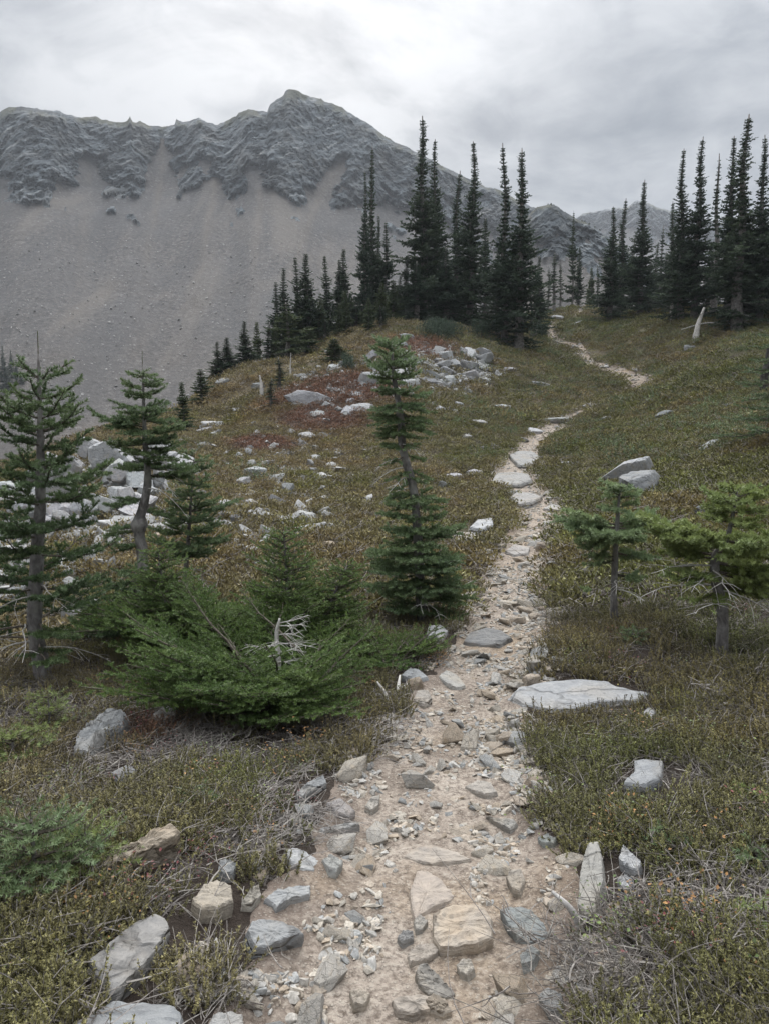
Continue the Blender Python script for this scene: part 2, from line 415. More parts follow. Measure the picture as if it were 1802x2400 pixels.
# ------------------------------------------------------------------ ground sheet (polar, fine in front)
def ground_sheet():
    rr = np.concatenate([[0.02], np.geomspace(.35, 90, 400), np.geomspace(95, 1250, 30)])
    fr = np.radians(np.linspace(-40, 40, 430)); bk = np.radians(np.linspace(40, 320, 80))[1:-1]
    az = np.concatenate([fr, bk]); n = len(az)
    R, A = np.meshgrid(rr, az, indexing='ij'); x = (R * np.sin(A)).ravel(); y = (R * np.cos(A)).ravel()
    q = trail_q(x, y); z = Hg(x, y, q)
    i = np.arange(len(rr) - 1)[:, None] * n; j = np.arange(n)[None]; j2 = (j + 1) % n
    F = np.stack([i + j, i + n + j, i + n + j2, i + j2], -1).reshape(-1, 4)
    k = sstep(7, 13, np.hypot(x, y))[:, None]                 # near by, the sprigs themselves are built over brown litter
    v = veg(x, y) * k + np.array([.085, .062, .047]) * (1 - k)
    me = mk_mesh('ground', np.stack([x, y, z], -1), F, [M_GROUND], None, True, {'veg': v})
    return link('ground', me)
m, t, b = mat('heath_soil'); M_GROUND = m
tcn = N(t, 'ShaderNodeTexCoord'); P = tcn.outputs['Object']
n1 = noise_n(t, P, 26, 7, .7, .3); n2 = noise_n(t, P, 2.1, 5, .6); n3 = noise_n(t, P, 120, 4, .7)
lit = ramp(t, n1, [(.3, (.026, .018, .014)), (.5, (.062, .045, .035)), (.66, (.13, .105, .085))])
va = attr(t, 'veg')
c = mixc(t, ramp(t, n2, [(.38, .25), (.62, .75)]), lit, vmath(t, 'MULTIPLY', va, (.85, .85, .85)))
c = mixc(t, ramp(t, n3, [(.35, .5), (.65, 0.0)]), c, vmath(t, 'MULTIPLY', c, (.4, .4, .4)))
t.links.new(c, b.inputs['Base Color']); bump(t, b, math_n(t, 'ADD', n1, math_n(t, 'MULTIPLY', n3, .6)), 1.0, .05)
ground = tag(ground_sheet(), 'heath covered hillside sloping up from the trail to the tree line', 'ground', kind='structure')

# ------------------------------------------------------------------ trail sheet
m, t, b = mat('trail_dirt'); M_TRAIL = m
tcn = N(t, 'ShaderNodeTexCoord'); P = tcn.outputs['Object']
n1 = noise_n(t, P, 3.2, 6, .62, .4); n2 = noise_n(t, P, 40, 7, .7, .2); n3 = noise_n(t, P, 170, 4, .7)
c = ramp(t, n1, [(.34, (.205, .168, .136)), (.5, (.30, .250, .205)), (.64, (.39, .335, .28))])
och = noise_n(t, vmath(t, 'ADD', P, (4, 8, 1)), 1.1, 4, .6)
c = mixc(t, ramp(t, och, [(.52, 0.0), (.68, .65)]), c, (.31, .225, .138))
c = mixc(t, ramp(t, n2, [(.36, .9), (.54, 0.0)]), c, (.105, .08, .063))
c = mixc(t, ramp(t, n2, [(.54, 0.0), (.66, .75)]), c, (.42, .37, .31))
eg = attr(t, 'edge', out='Fac')
c = mixc(t, math_n(t, 'MULTIPLY', eg, ramp(t, n1, [(.35, .95), (.7, .5)])), c, (.13, .098, .08))
vo = N(t, 'ShaderNodeTexVoronoi'); vo.inputs['Scale'].default_value = 55; t.links.new(P, vo.inputs['Vector'])
chip = ramp(t, vo.outputs['Distance'], [(.18, 1.0), (.36, 0.0)])
c = mixc(t, math_n(t, 'MULTIPLY', chip, .45), c, (.43, .38, .32))
t.links.new(c, b.inputs['Base Color'])
bump(t, b, math_n(t, 'ADD', math_n(t, 'ADD', n2, math_n(t, 'MULTIPLY', n3, .35)), math_n(t, 'MULTIPLY', chip, .5)), .8, .02)
def trail_sheet():
    seg = np.concatenate([[0], np.cumsum(np.linalg.norm(np.diff(TLx, axis=0), axis=1))])
    rr = np.hypot(*TLx.T); s, out = 0.0, [0.0]
    while s < seg[-1]:
        r = np.interp(s, seg, rr); s += max(.014, .006 * r); out.append(min(s, seg[-1]))
    out = np.array(out); cx = np.interp(out, seg, TLx[:, 0]); cy = np.interp(out, seg, TLx[:, 1]); cw = np.interp(out, seg, TLw)
    tx = np.gradient(cx); ty = np.gradient(cy)
    k = 15; tx = np.convolve(np.pad(tx, k, 'edge'), np.ones(2 * k + 1) / (2 * k + 1), 'valid'); ty = np.convolve(np.pad(ty, k, 'edge'), np.ones(2 * k + 1) / (2 * k + 1), 'valid')
    l = np.hypot(tx, ty); nx, ny = ty / l, -tx / l
    a = np.linspace(-1.7, 1.7, 90)
    x = (cx[:, None] + nx[:, None] * a * cw[:, None]).ravel(); y = (cy[:, None] + ny[:, None] * a * cw[:, None]).ravel()
    q = np.repeat(np.abs(a)[None], len(out), 0).ravel()
    q = np.minimum(q, 1.7); z = Ht(x, y, q)
    n = len(a); i = np.arange(len(out) - 1)[:, None] * n; j = np.arange(n - 1)[None]
    F = np.stack([i + j, i + j + 1, i + n + j + 1, i + n + j], -1).reshape(-1, 4)
    e = sstep(.55, 1.1, q / edge_n(x, y))
    return link('trail', mk_mesh('trail', np.stack([x, y, z], -1), F, [M_TRAIL], None, True, {'edge': e}))
trail = tag(trail_sheet(), 'stony dirt footpath winding uphill to the tree line', 'trail', kind='structure')

# ------------------------------------------------------------------ mountain
m, t, b = mat('mountain_rock'); M_CLIFF = m
tcn = N(t, 'ShaderNodeTexCoord'); P = tcn.outputs['Object']
fa = N(t, 'ShaderNodeAttribute'); fa.attribute_name = 'mask'; sx = N(t, 'ShaderNodeSeparateColor'); t.links.new(fa.outputs['Color'], sx.inputs[0])
rot = N(t, 'ShaderNodeMapping'); rot.inputs['Rotation'].default_value = (0, math.radians(38), math.radians(10)); t.links.new(P, rot.inputs['Vector'])
strata = noise_n(t, vmath(t, 'MULTIPLY', rot.outputs[0], (.035, .05, .42)), 1.0, 8, .68, .7)
n1 = noise_n(t, P, .055, 8, .66, .5); n2 = noise_n(t, P, .35, 6, .7)
rock = ramp(t, strata, [(.37, (.026, .034, .040)), (.47, (.066, .079, .088)), (.55, (.108, .123, .132)), (.66, (.235, .242, .242))])
rock = mixc(t, ramp(t, n1, [(.5, 0.0), (.64, .45)]), rock, (.13, .118, .10))
rock = mixc(t, ramp(t, n2, [(.32, .6), (.5, 0.0)]), rock, (.030, .038, .044))
fv = N(t, 'ShaderNodeTexVoronoi'); fv.inputs['Scale'].default_value = 1.0; t.links.new(vmath(t, 'ADD', vmath(t, 'MULTIPLY', rot.outputs[0], (.07, .09, .36)), vmath(t, 'SCALE', noise_n(t, P, .08, 3, out=1), scale=2.0)), fv.inputs['Vector'])
sv = N(t, 'ShaderNodeSeparateColor'); t.links.new(fv.outputs['Color'], sv.inputs[0])
rock = vmath(t, 'SCALE', rock, scale=math_n(t, 'ADD', .75, math_n(t, 'MULTIPLY', sv.outputs[0], .85)))
rock = mixc(t, sx.outputs[1], rock, (.075, .078, .045))
t.links.new(rock, b.inputs['Base Color']); bump(t, b, math_n(t, 'ADD', math_n(t, 'ADD', strata, n2), math_n(t, 'MULTIPLY', sv.outputs[1], .5)), 1.0, 2.5)
m, t, b = mat('scree'); M_SCREE = m
tcn = N(t, 'ShaderNodeTexCoord'); P = tcn.outputs['Object']
fa = N(t, 'ShaderNodeAttribute'); fa.attribute_name = 'mask'; sx = N(t, 'ShaderNodeSeparateColor'); t.links.new(fa.outputs['Color'], sx.inputs[0])
n1 = noise_n(t, P, .62, 6, .78); n2 = noise_n(t, P, .03, 5, .6); n3 = noise_n(t, P, .28, 5, .7)
c = ramp(t, n1, [(.36, (.036, .033, .032)), (.47, (.074, .067, .062)), (.55, (.100, .091, .085)), (.66, (.19, .18, .17))])
c = mixc(t, ramp(t, n2, [(.4, 0.0), (.65, .45)]), c, (.098, .097, .098))
c = mixc(t, math_n(t, 'MULTIPLY', sx.outputs[1], .62), c, (.17, .14, .108))
c = mixc(t, math_n(t, 'MULTIPLY', sx.outputs[2], .5), c, (.135, .106, .08))
vo = N(t, 'ShaderNodeTexVoronoi'); vo.inputs['Scale'].default_value = .55; t.links.new(P, vo.inputs['Vector'])
n4 = noise_n(t, vmath(t, 'MULTIPLY', P, (.045, .010, .012)), 1.0, 5, .6, .6)
c = mixc(t, ramp(t, n4, [(.47, 0.0), (.62, .55)]), c, (.058, .057, .058))
c = mixc(t, ramp(t, n4, [(.36, .6), (.47, 0.0)]), c, (.145, .128, .11))
blk = math_n(t, 'MULTIPLY', ramp(t, vo.outputs['Distance'], [(.16, 1.0), (.26, 0.0)]), ramp(t, n3, [(.5, 0.0), (.62, .8)]))
c = mixc(t, blk, c, (.24, .232, .222))
t.links.new(c, b.inputs['Base Color']); bump(t, b, math_n(t, 'ADD', n1, n3), .9, .8)

def sheet(name, sky, bound, dR, cliff, scr, dmin, nx, nc, ns, jag, amp, seed, gully=(), zmin=-32, back=True):
    """one mountainside: for each bearing a foot, a scree apron, a cliff and a crest; real size, built where it stands"""
    sky = np.array(sky, float); bound = np.array(bound, float)
    X = np.linspace(sky[0, 0], sky[-1, 0], nx)
    ys = np.interp(X, sky[:, 0], sky[:, 1]); yb = np.interp(X, bound[:, 0], bound[:, 1])
    one = np.ones(nx); step = X[1] - X[0]; kk = np.arange(-int(240 / step), int(240 / step) + 1) * step; kw = np.exp(-(kk / 85) ** 2); kw /= kw.sum()
    yb0 = yb; yb = np.convolve(np.pad(yb, len(kk) // 2, 'edge'), kw, 'valid')
    ys = ys + jag * (fbm(np.stack([X / 24, one * seed, one], -1), 5, .6) - .3 * np.abs(fbm(np.stack([X / 7, one * seed, one * 3], -1), 2)))
    r = rayd(X, ys); tR = r[:, 2] / np.hypot(r[:, 0], r[:, 1]); azm = np.arctan2(r[:, 0], r[:, 1])
    r = rayd(X, yb); tB = np.minimum(r[:, 2] / np.hypot(r[:, 0], r[:, 1]), tR - .012)
    r = rayd(X, yb0); tB0 = np.minimum(r[:, 2] / np.hypot(r[:, 0], r[:, 1]), tR - .012)
    D2 = dR * (1 + .05 * fbm(np.stack([X / 220, one * 7, one * seed], -1), 3))
    zR = tR * D2
    tS = np.convolve(np.pad(tR, len(kk) // 2, 'edge'), kw, 'valid'); D1 = D2 * (cliff - tS) / (cliff - tB); D1 = np.minimum(D1, D2 - 12); zB = tB * D1
    s = np.linspace(0, 1, ns)[:, None]                        # scree, foot to cliff
    d_s = dmin + (D1 - dmin)[None] * s
    L = D1 - dmin
    cc = .22; sl = (zB - zmin) / ((1 - cc) * L)                # the apron runs out at the valley floor
    z_s = zB[None] - sl[None] * ((D1[None] - d_s) - cc * (D1[None] - d_s) ** 2 / L[None])
    c_ = np.linspace(0, 1, nc)[1:, None]
    d_c = D1[None] + (D2 - D1)[None] * c_; z_c = zB[None] + (zR - zB)[None] * (c_ * .9 + .1 * c_ ** 2)
    d = np.concatenate([d_s, d_c]); z = np.concatenate([z_s, z_c]) 
    rows = len(d); sp = np.concatenate([s[:, 0] - 1, c_[:, 0]])[:, None] * np.ones(nx)       # -1 foot .. 0 boundary .. 1 crest
    if back:
        d = np.concatenate([d, d[-1:] + 14, d[-1:] + 260]); z = np.concatenate([z, z[-1:] - 7, z[-1:] * 0 + zmin]); sp = np.concatenate([sp, sp[-1:] * 0 + 1.2, sp[-1:] * 0 + 1.5])
        rows += 2
    A = np.repeat(azm[None], rows, 0); x = d * np.sin(A); y = d * np.cos(A)
    Pn = np.stack([x.ravel(), y.ravel(), z.ravel()], -1)
    q = fbm(Pn / 36 + seed, 4).reshape(rows, nx)
    q2 = fbm(np.stack([np.repeat(X[None], rows, 0).ravel() / 34, (sp * 4.5).ravel(), 0 * sp.ravel() + seed], -1), 4).reshape(rows, nx)
    mk = (z / d - tB0[None]) * 20 + .35 * q + .4 * q2 + .85 * fbm(Pn / 15 + 5, 5, .6).reshape(rows, nx)
    for gx0, gx1, top in gully:
        gx = gx0 + (gx1 - gx0) * np.clip(sp, 0, 1); g = np.exp(-((X[None] - gx) / (15 * (1.25 - np.clip(sp, 0, 1.1)))) ** 2)
        mk = mk - 1.3 * g * (sp < top) * sstep(top, top - .2, sp)
    rock = sstep(-.04, .10, mk) * (sp > -.6); rock = np.maximum(rock, (sp >= .97))
    # rock relief: buttresses and dipping strata, pushed out horizontally
    ca, sa = math.cos(.66), math.sin(.66)
    st = np.stack([(Pn[:, 0] * ca + Pn[:, 2] * sa) / 60, Pn[:, 1] / 60, (Pn[:, 2] * ca - Pn[:, 0] * sa) / 9], -1)
    rel = (.8 * ridged(Pn / np.array([40, 40, 60]) + seed, 5, .5) + .3 * ridged(st * np.array([1, 1, .6]) + seed, 4, .6) + .85 * ridged(Pn / np.array([9, 9, 30]) + seed, 4, .6) + .35 * ridged(Pn / 5 + seed, 3, .6)).reshape(rows, nx)
    rel = .45 * rel + .55 * (np.floor(rel * 2.6) + sstep(.55, 1, (rel * 2.6) % 1)) / 2.6      # fracture steps
    fade = np.clip((1.0 - sp) / .10, 0, 1)
    push = amp * (rel - .4) * rock * fade * sstep(-.02, .55, mk)
    sc = .5 * fbm(Pn / 14 + 3, 3).reshape(rows, nx) * (1 - rock) * (sp < 1.01)
    d2 = d - push - .5 * sc; x = d2 * np.sin(A); y = d2 * np.cos(A); z = z + .05 * push - .75 * push * z / d + .5 * sc
    col = np.zeros((rows, nx, 3)); col[..., 0] = rock
    streak = fbm(np.stack([(np.repeat(X[None], rows, 0) - 130 * sp).ravel() / 55, sp.ravel() * 1.6, 0 * sp.ravel() + 4.4], -1), 5, .6).reshape(rows, nx)
    tan = sstep(.1, .9, streak) * .12
    for gx0, gx1, top in gully:
        gx = gx0 + (gx1 - gx0) * np.clip(sp, -1, 1) + np.where(sp < 0, sp * 110, 0)
        tan = np.maximum(tan, np.exp(-((X[None] - gx) / (9 + 22 * np.clip(-sp, 0, 1))) ** 2) * np.clip(1.0 + sp * .9, 0, 1) * (.35 + .4 * streak.clip(-.5, .8)))
    grass = sstep(.80, .98, sp) * sstep(-.1, .3, q2) * .8
    col[..., 1] = np.where(rock > .5, grass, tan)
    col[..., 2] = np.clip(sstep(-.25, -1, sp) * (.55 + .45 * sstep(420, 0, X)[None]) * (.7 + .6 * q), 0, 1)
    V = np.stack([x, y, z], -1).reshape(-1, 3) + np.array([0, 0, EYE])
    i = np.arange(rows - 1)[:, None] * nx; j = np.arange(nx - 1)[None]
    F = np.stack([i + j, i + j + 1, i + nx + j + 1, i + nx + j], -1).reshape(-1, 4)
    isr = rock.ravel()[F].mean(1) > .5
    col = col.reshape(-1, 3); objs = []
    par = None
    for nm, sel, mt in ((name, isr, M_CLIFF), ('scree_slope', ~isr, M_SCREE)):
        f = F[sel]; u, iv = np.unique(f, return_inverse=True)
        o = link(nm, mk_mesh(nm, V[u], iv.reshape(-1, 4), [mt], None, nm == 'scree_slope', {'mask': col[u]}), par)
        par = par or o; objs.append(o)
    scr_pts = V.reshape(rows, nx, 3)[:ns]
    return objs[0], scr_pts, rock[:ns]

SKY1 = [(-900,420),(-700,330),(-500,262),(-350,300),(-200,262),(-80,250),(0,240),(20,231),(45,229),(75,233),(100,237),(130,240),(150,250),(175,253),(205,250),(220,256),(250,263),(272,263),(277,262),(279,252),(282,253),(285,262),(295,263),(301,260),(310,265),(325,270),(350,274),(372,270),(379,266),(381,256),(388,260),(395,263),(410,260),(432,254),(450,264),(470,268),(490,260),(512,250),(515,243),(530,238),(538,234),(555,238),(578,241),(583,226),(590,221),(612,205),(618,194),(628,191),(645,195),(660,203),(680,211),(690,214),(693,211),(700,217),(720,223),(740,233),(765,248),(790,262),(820,285),(850,303),(880,318),(910,333),(950,355),(1000,380),(1050,402),(1085,413),(1130,437),(1170,455),(1210,474),(1260,520),(1330,600),(1420,690)]
BND1 = [(-900,520),(-400,430),(0,395),(60,425),(100,440),(150,400),(190,365),(215,395),(250,432),(300,428),(330,360),(352,350),(375,400),(420,410),(440,385),(465,430),(490,455),(520,450),(550,400),(585,385),(610,430),(640,440),(665,400),(700,425),(760,440),(850,455),(950,485),(1050,520),(1150,560),(1260,600),(1420,720)]
mountain, SCR, SCRK = sheet('mountain', SKY1, BND1, 430, 1.25, .62, 140, 720, 200, 130, 3.0, 2.9, 2.0,
    gully=((190, 175, .55), (345, 352, .97), (560, 490, .45), (690, 800, .6), (460, 470, .3)))
tag(mountain, 'craggy grey mountain with a pointed summit above a broad scree slope', 'mountain', kind='structure')
SKY2 = [(1080,560),(1120,480),(1160,447),(1185,440),(1205,447),(1240,470),(1270,484),(1300,500),(1330,520),(1380,560),(1450,620),(1560,700)]
BND2 = [(1080,640),(1160,520),(1200,510),(1240,545),(1300,575),(1400,640),(1560,740)]
spur, _, _ = sheet('mountain_spur', SKY2, BND2, 260, 1.0, .6, 100, 260, 90, 70, 3.0, 1.6, 5.0)
tag(spur, 'rocky spur with small conifers on its crest behind the gap in the trees', 'ridge', kind='structure')
SKY3 = [(1180,520),(1230,478),(1258,462),(1290,455),(1330,450),(1352,447),(1375,432),(1395,437),(1420,446),(1450,456),(1490,470),(1560,480),(1660,500),(1800,540),(2000,620)]
BND3 = [(1180,540),(1300,500),(1400,505),(1500,520),(1660,560),(2000,690)]
far_ridge, _, _ = sheet('far_ridge', SKY3, BND3, 900, .9, .5, 420, 260, 70, 60, 3.0, 5.5, 9.0)
tag(far_ridge, 'distant brown and grey ridge seen between the firs', 'ridge', kind='structure')
# ------------------------------------------------------------------ conifers
def needles(mb, O, Dr, U, L, nl, dens, tone, mi, rng, wid=.0026, sweep=.5, lift=.3):
    """needle-shaped faces all round every shoot"""
    O, Dr, U, L = (np.asarray(a, float) for a in (O, Dr, U, L)); tone = np.asarray(tone, float)
    cnt = np.maximum(3, (L * dens).astype(int)); k = np.repeat(np.arange(len(O)), cnt); n = len(k)
    if n == 0: return
    S = norm(np.cross(Dr, U)); U2 = np.cross(S, Dr)
    tt = rng.random(n); ph = rng.random(n) * 2 * math.pi
    rad = np.cos(ph)[:, None] * S[k] + np.sin(ph)[:, None] * U2[k]
    p = O[k] + Dr[k] * (tt * L[k])[:, None]
    d = norm(Dr[k] * sweep + rad * .9 + U2[k] * lift + rng.normal(0, .12, (n, 3)))
    nl = np.asarray(nl, float); ln = (nl[k] if nl.ndim else nl) * (.7 + .5 * rng.random(n)) * (1 - .35 * tt ** 4)
    side = norm(np.cross(d, rad + rng.normal(0, .3, (n, 3)))) * ((np.asarray(wid, float)[k] if np.ndim(wid) else wid) / 2)[..., None] if np.ndim(wid) else norm(np.cross(d, rad + rng.normal(0, .3, (n, 3)))) * (wid / 2)
    V = np.stack([p - side, p + side, p + d * ln[:, None]], 1).reshape(-1, 3)
    T = np.clip(np.repeat(tone[k] + rng.normal(0, .07, n), 3), 0, 1)
    mb.add(V, np.arange(3 * n).reshape(-1, 3), mi, T)

def branch_mesh(rng, L, e0=.1, droop=.0, curl=.25, spread=.42, gap=.055, bare=.18, nl=.021, dens=420, seg=.085, r0=.008, tonebase=.45, sub=True, wid=.0027, dead=0.0, side_up=.05):
    """one bough in its own frame: along +x, z up"""
    mb = MB(); O, Dr, U, LL, T = [], [], [], [], []
    K = 9; s = np.linspace(0, 1, K); wig = np.cumsum(rng.normal(0, .018, K)) * L
    ax = np.stack([L * s * math.cos(e0), wig, L * (math.sin(e0) * s - droop * s ** 2 + curl * s ** 3)], -1)
    mb.add(*tube(ax, r0 * (1 - .8 * s) + .0012, 5), 1)
    def pos(q): return np.array([np.interp(q, s, ax[:, i]) for i in range(3)])
    def tan(q): return norm(pos(min(q + .06, 1)) - pos(max(q - .06, 0)))
    def shoot_line(p, d, ln, up, tn):
        m_ = max(1, int(round(ln / seg))); l = ln / m_
        for i in range(m_):
            dd = norm(d + up * (.22 * i / m_))
            last = i == m_ - 1
            O.append(p); Dr.append(dd); U.append(np.array([0, 0, 1.0])); LL.append(l * 1.08)
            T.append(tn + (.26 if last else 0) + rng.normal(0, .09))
            p = p + dd * l
        return p
    q = bare
    while q < 1:
        o = pos(q); d = tan(q); nq = min(1, q + seg / L)
        if rng.random() > dead:
            O.append(o); Dr.append(norm(pos(nq) - o + 1e-6 * d)); U.append(np.array([0, 0, 1.0])); LL.append(np.linalg.norm(pos(nq) - o) + .01); T.append(tonebase + .3 * (nq > .93) + rng.normal(0, .08))
        q = nq
    q = bare + .3 * rng.random() * gap / L; sd = 1
    up = np.array([0, 0, 1.0])
    while q < .97:
        sd = -sd; d = tan(q); S = norm(np.cross(d, up))
        ls = spread * L * (1 - q) ** .75 * (.65 + .6 * rng.random()) + .05
        td = norm(d * (.55 + .3 * rng.random()) + sd * S * .8 + up * (side_up + rng.normal(0, .13)))
        p0 = pos(q)
        if rng.random() > dead:
            mb.add(*tube(np.stack([p0, p0 + td * ls * .5, p0 + td * ls * .95 + up * .04 * ls]), np.array([.0032, .0022, .001]), 3, False), 1)
            shoot_line(p0 + td * .02, td, ls, up, tonebase)
            if sub and ls > .12:
                for f in np.arange(.3, .9, .075 / ls):
                    for s2 in (1, -1):
                        if rng.random() < .3: continue
                        t2 = norm(td * .7 + s2 * np.cross(td, up) * .7 + up * rng.normal(.04, .12))
                        l2 = ls * (1 - f) * .55 * (.7 + .6 * rng.random()) + .03
                        shoot_line(p0 + td * ls * f, t2, l2, up, tonebase)
        q += gap / L * (.8 + .4 * rng.random())
    if O: needles(mb, O, Dr, U, LL, nl, dens, T, 0, rng, wid)
    return mb

def dead_branch_mesh(rng, L, droop=.3, n=5, r0=.006):
    mb = MB(); s = np.linspace(0, 1, 7)
    ax = np.stack([L * s, np.cumsum(rng.normal(0, .04, 7)) * L, L * (.1 * s - droop * s ** 2)], -1); mb.add(*tube(ax, r0 * (1 - .85 * s) + .0008, 5), 0)
    for i in range(n):
        q = .2 + .75 * rng.random(); p = np.array([np.interp(q, s, ax[:, j]) for j in range(3)])
        d = norm(np.array([.7, rng.choice([-1, 1]) * (.4 + rng.random()), rng.normal(-.2, .35)])); l = L * (1 - q) * .7 + .05
        m_ = p + d * l * .5 + rng.normal(0, .03, 3) * l; mb.add(*tube(np.stack([p, m_, p + d * l + np.array([0, 0, -.15 * l])]), np.array([r0 * .45, r0 * .3, .0007]), 4), 0)
    return mb

def trunk_mesh(rng, P, R, sides=14, knots=()):
    P = catmull(np.asarray(P, float), 8); s = np.linspace(0, 1, len(P)); R = np.interp(s, np.linspace(0, 1, len(R)), R)
    V, F = tube(P, R, sides)
    c = np.repeat(P, sides, 0); v = V[:len(c)]; d = v - c
    k = 1 + .16 * fbm(v * np.array([22, 22, 9]), 3) 
    for (h, sz) in knots: k = k + sz * np.exp(-((v[:, 2] - h) / .05) ** 2)
    V[:len(c)] = c + d * k[:, None]
    mb = MB(); mb.add(V, F, 0); return mb, P

def near_fir(name, label, base, P, R, whorls, needle=None, group=None, seed=1, knots=(), cat='tree', deads=(), leader=True, **bk):
    """whorls: list of (height, n, length, elevation, droop, curl, azimuth or None, spread of azimuth, extra)"""
    rng = np.random.default_rng(seed); needle = needle or M_NEEDLE
    root = thing(name, label, cat, base, group=group)
    mb, path = trunk_mesh(rng, P, R, 16, knots)
    link('trunk', mb.mesh('trunk', [M_BARK], True), root)
    hz = path[:, 2]
    a0 = rng.random() * 6.28
    for wv in whorls:
        h, n, L, e, dr, cu, az, sp = wv[:8]; ex = dict(bk); ex.update(wv[8] if len(wv) > 8 else {})
        a0 += 2.4
        for i in range(n):
            l = L * (.72 + .5 * rng.random())
            a = (a0 + i * 2 * math.pi / n + rng.normal(0, .22)) if az is None else az + (rng.random() - .5) * sp
            hh = h + rng.normal(0, .015); p = [np.interp(hh, hz, path[:, j]) for j in range(2)] + [hh]
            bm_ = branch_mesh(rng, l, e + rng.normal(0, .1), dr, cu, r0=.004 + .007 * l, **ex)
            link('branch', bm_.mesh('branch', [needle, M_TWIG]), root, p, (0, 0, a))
    for (h, L, az, dr) in deads:
        p = [np.interp(h, hz, path[:, j]) for j in range(2)] + [h]
        link('dead_branch', dead_branch_mesh(rng, L, dr).mesh('dead_branch', [M_DEAD]), root, p, (0, 0, az))
    if leader:
        mb = MB(); top = path[-1]; l = .13 if leader is True else leader
        mb.add(*tube(np.stack([top - [0, 0, .02], top + [0, 0, l]]), np.array([.004, .002]), 5), 1)
        needles(mb, [top - [0, 0, .03]], [[0.02, 0, 1]], [[1, 0, 0]], [l + .03], .014, 520, [.75], 0, rng, .0026, 1.0, 0)
        link('leader', mb.mesh('leader', [needle, M_TWIG]), root)
    return root

def conifer_mesh(seed, H, W, top_thin=.35, gap=.2, bare=.06, skip=0.0, lean=0.0, el=1.0, dead_low=.12, notch=(), nm_=None):
    """a whole mid-distance spire: trunk mesh, crown mesh, dead skirt mesh"""
    rng = np.random.default_rng(seed); z = np.linspace(0, H, 14)
    P = np.stack([lean * (z / H) ** 1.5 * H + .03 * H * .2 * np.sin(z * .9 + seed), .02 * np.sin(z * 1.1), z - .25], -1)
    tr = MB(); tr.add(*tube(P, (H * .0155) * (1 - .93 * z / H) + .012, 8))
    cr = MB(); dd = MB(); O, Dr, U, LL, T = [], [], [], [], []
    h = bare * H
    while h < H * .985:
        f = h / H
        prof = (1 - f) ** .9 * (1 - top_thin * .5 * sstep(.25, .8, f)) * (1 - .3 * sstep(.16, .0, f)) + .018
        for (c_, wd, dp) in notch: prof *= 1 - dp * math.exp(-((f - c_) / wd) ** 2)
        prof *= (.5 + .65 * rng.random()) * (.55 if rng.random() < .12 else 1)
        n = int(rng.integers(6, 10)); a0 = rng.random() * 6.28
        base = np.array([np.interp(h, z, P[:, 0]), np.interp(h, z, P[:, 1]), h - .25])
        for i in range(n):
            if rng.random() < skip: continue
            L = W * prof * (.55 + .6 * rng.random()) * (1.45 if rng.random() < .1 else 1); a = a0 + 6.283 * i / n + rng.normal(0, .3)
            dirr = np.array([math.cos(a), math.sin(a), 0]); sl = (.25 - .85 * (1 - f) ** 1.2) * el + rng.normal(0, .1)
            isdead = f < dead_low + bare and rng.random() < .65
            K = max(2, int(L / .16)); ss = np.linspace(0, 1, K + 1)
            ax = base + dirr * (L * ss)[:, None] + np.array([0, 0, 1.0]) * (L * (sl * ss + (.42 + .1 * rng.random()) * ss ** 2.2 * .75))[:, None]
            if isdead:
                dd.add(*tube(ax - np.array([0, 0, 1.0]) * (.35 * L * ss ** 2)[:, None], .011 * (1 - .8 * ss) + .003, 3, False)); continue
            tone = .36 + rng.normal(0, .12)
            side = np.array([-dirr[1], dirr[0], 0])
            for j in range(K):
                q = ss[j + 1]; p = ax[j]; d = ax[j + 1] - ax[j]; l = np.linalg.norm(d); d = d / l
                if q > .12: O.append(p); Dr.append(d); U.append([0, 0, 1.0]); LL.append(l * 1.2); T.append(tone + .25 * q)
                wsp = L * .40 * (1.05 - q) + .09
                for s2 in (1, -1):
                    if rng.random() < .15: continue
                    td = norm(d * .6 + s2 * side * .8 + np.array([0, 0, rng.normal(-.05, .2)])); O.append(p + d * l * rng.random()); Dr.append(td); U.append([0, 0, 1.0]); LL.append(wsp * (.7 + .6 * rng.random())); T.append(tone + .2 * q + rng.normal(0, .1))
        h += gap * 1.75 * (.7 + .6 * rng.random()) * (1 - .45 * f)
    zz = np.clip(np.array(O)[:, 2] / H, 0, 1); kz = 1 - .62 * sstep(.45, .98, zz)
    needles(cr, O, Dr, U, LL, .125 * kz, 66, T, 0, rng, .066 * kz ** .7, .8, .18)
    top = P[-1]; needles(cr, [top - [0, 0, .5]], [[0, 0, 1]], [[1, 0, 0]], [.55], .045, 90, [.5], 0, rng, .028, 1.0, 0)
    nm = 'conifer'
    return tr.mesh(nm + '_trunk', [M_BARK], True), cr.mesh(nm + '_crown', [nm_ or M_FAR]), (dd.mesh(nm + '_dead_skirt', [M_DEAD_FAR]) if dd.n else None)
M_DEAD_FAR = bark_mat('grey_dead_twigs', (.06, .056, .054), (.13, .125, .12), (.22, .21, .20), 8)

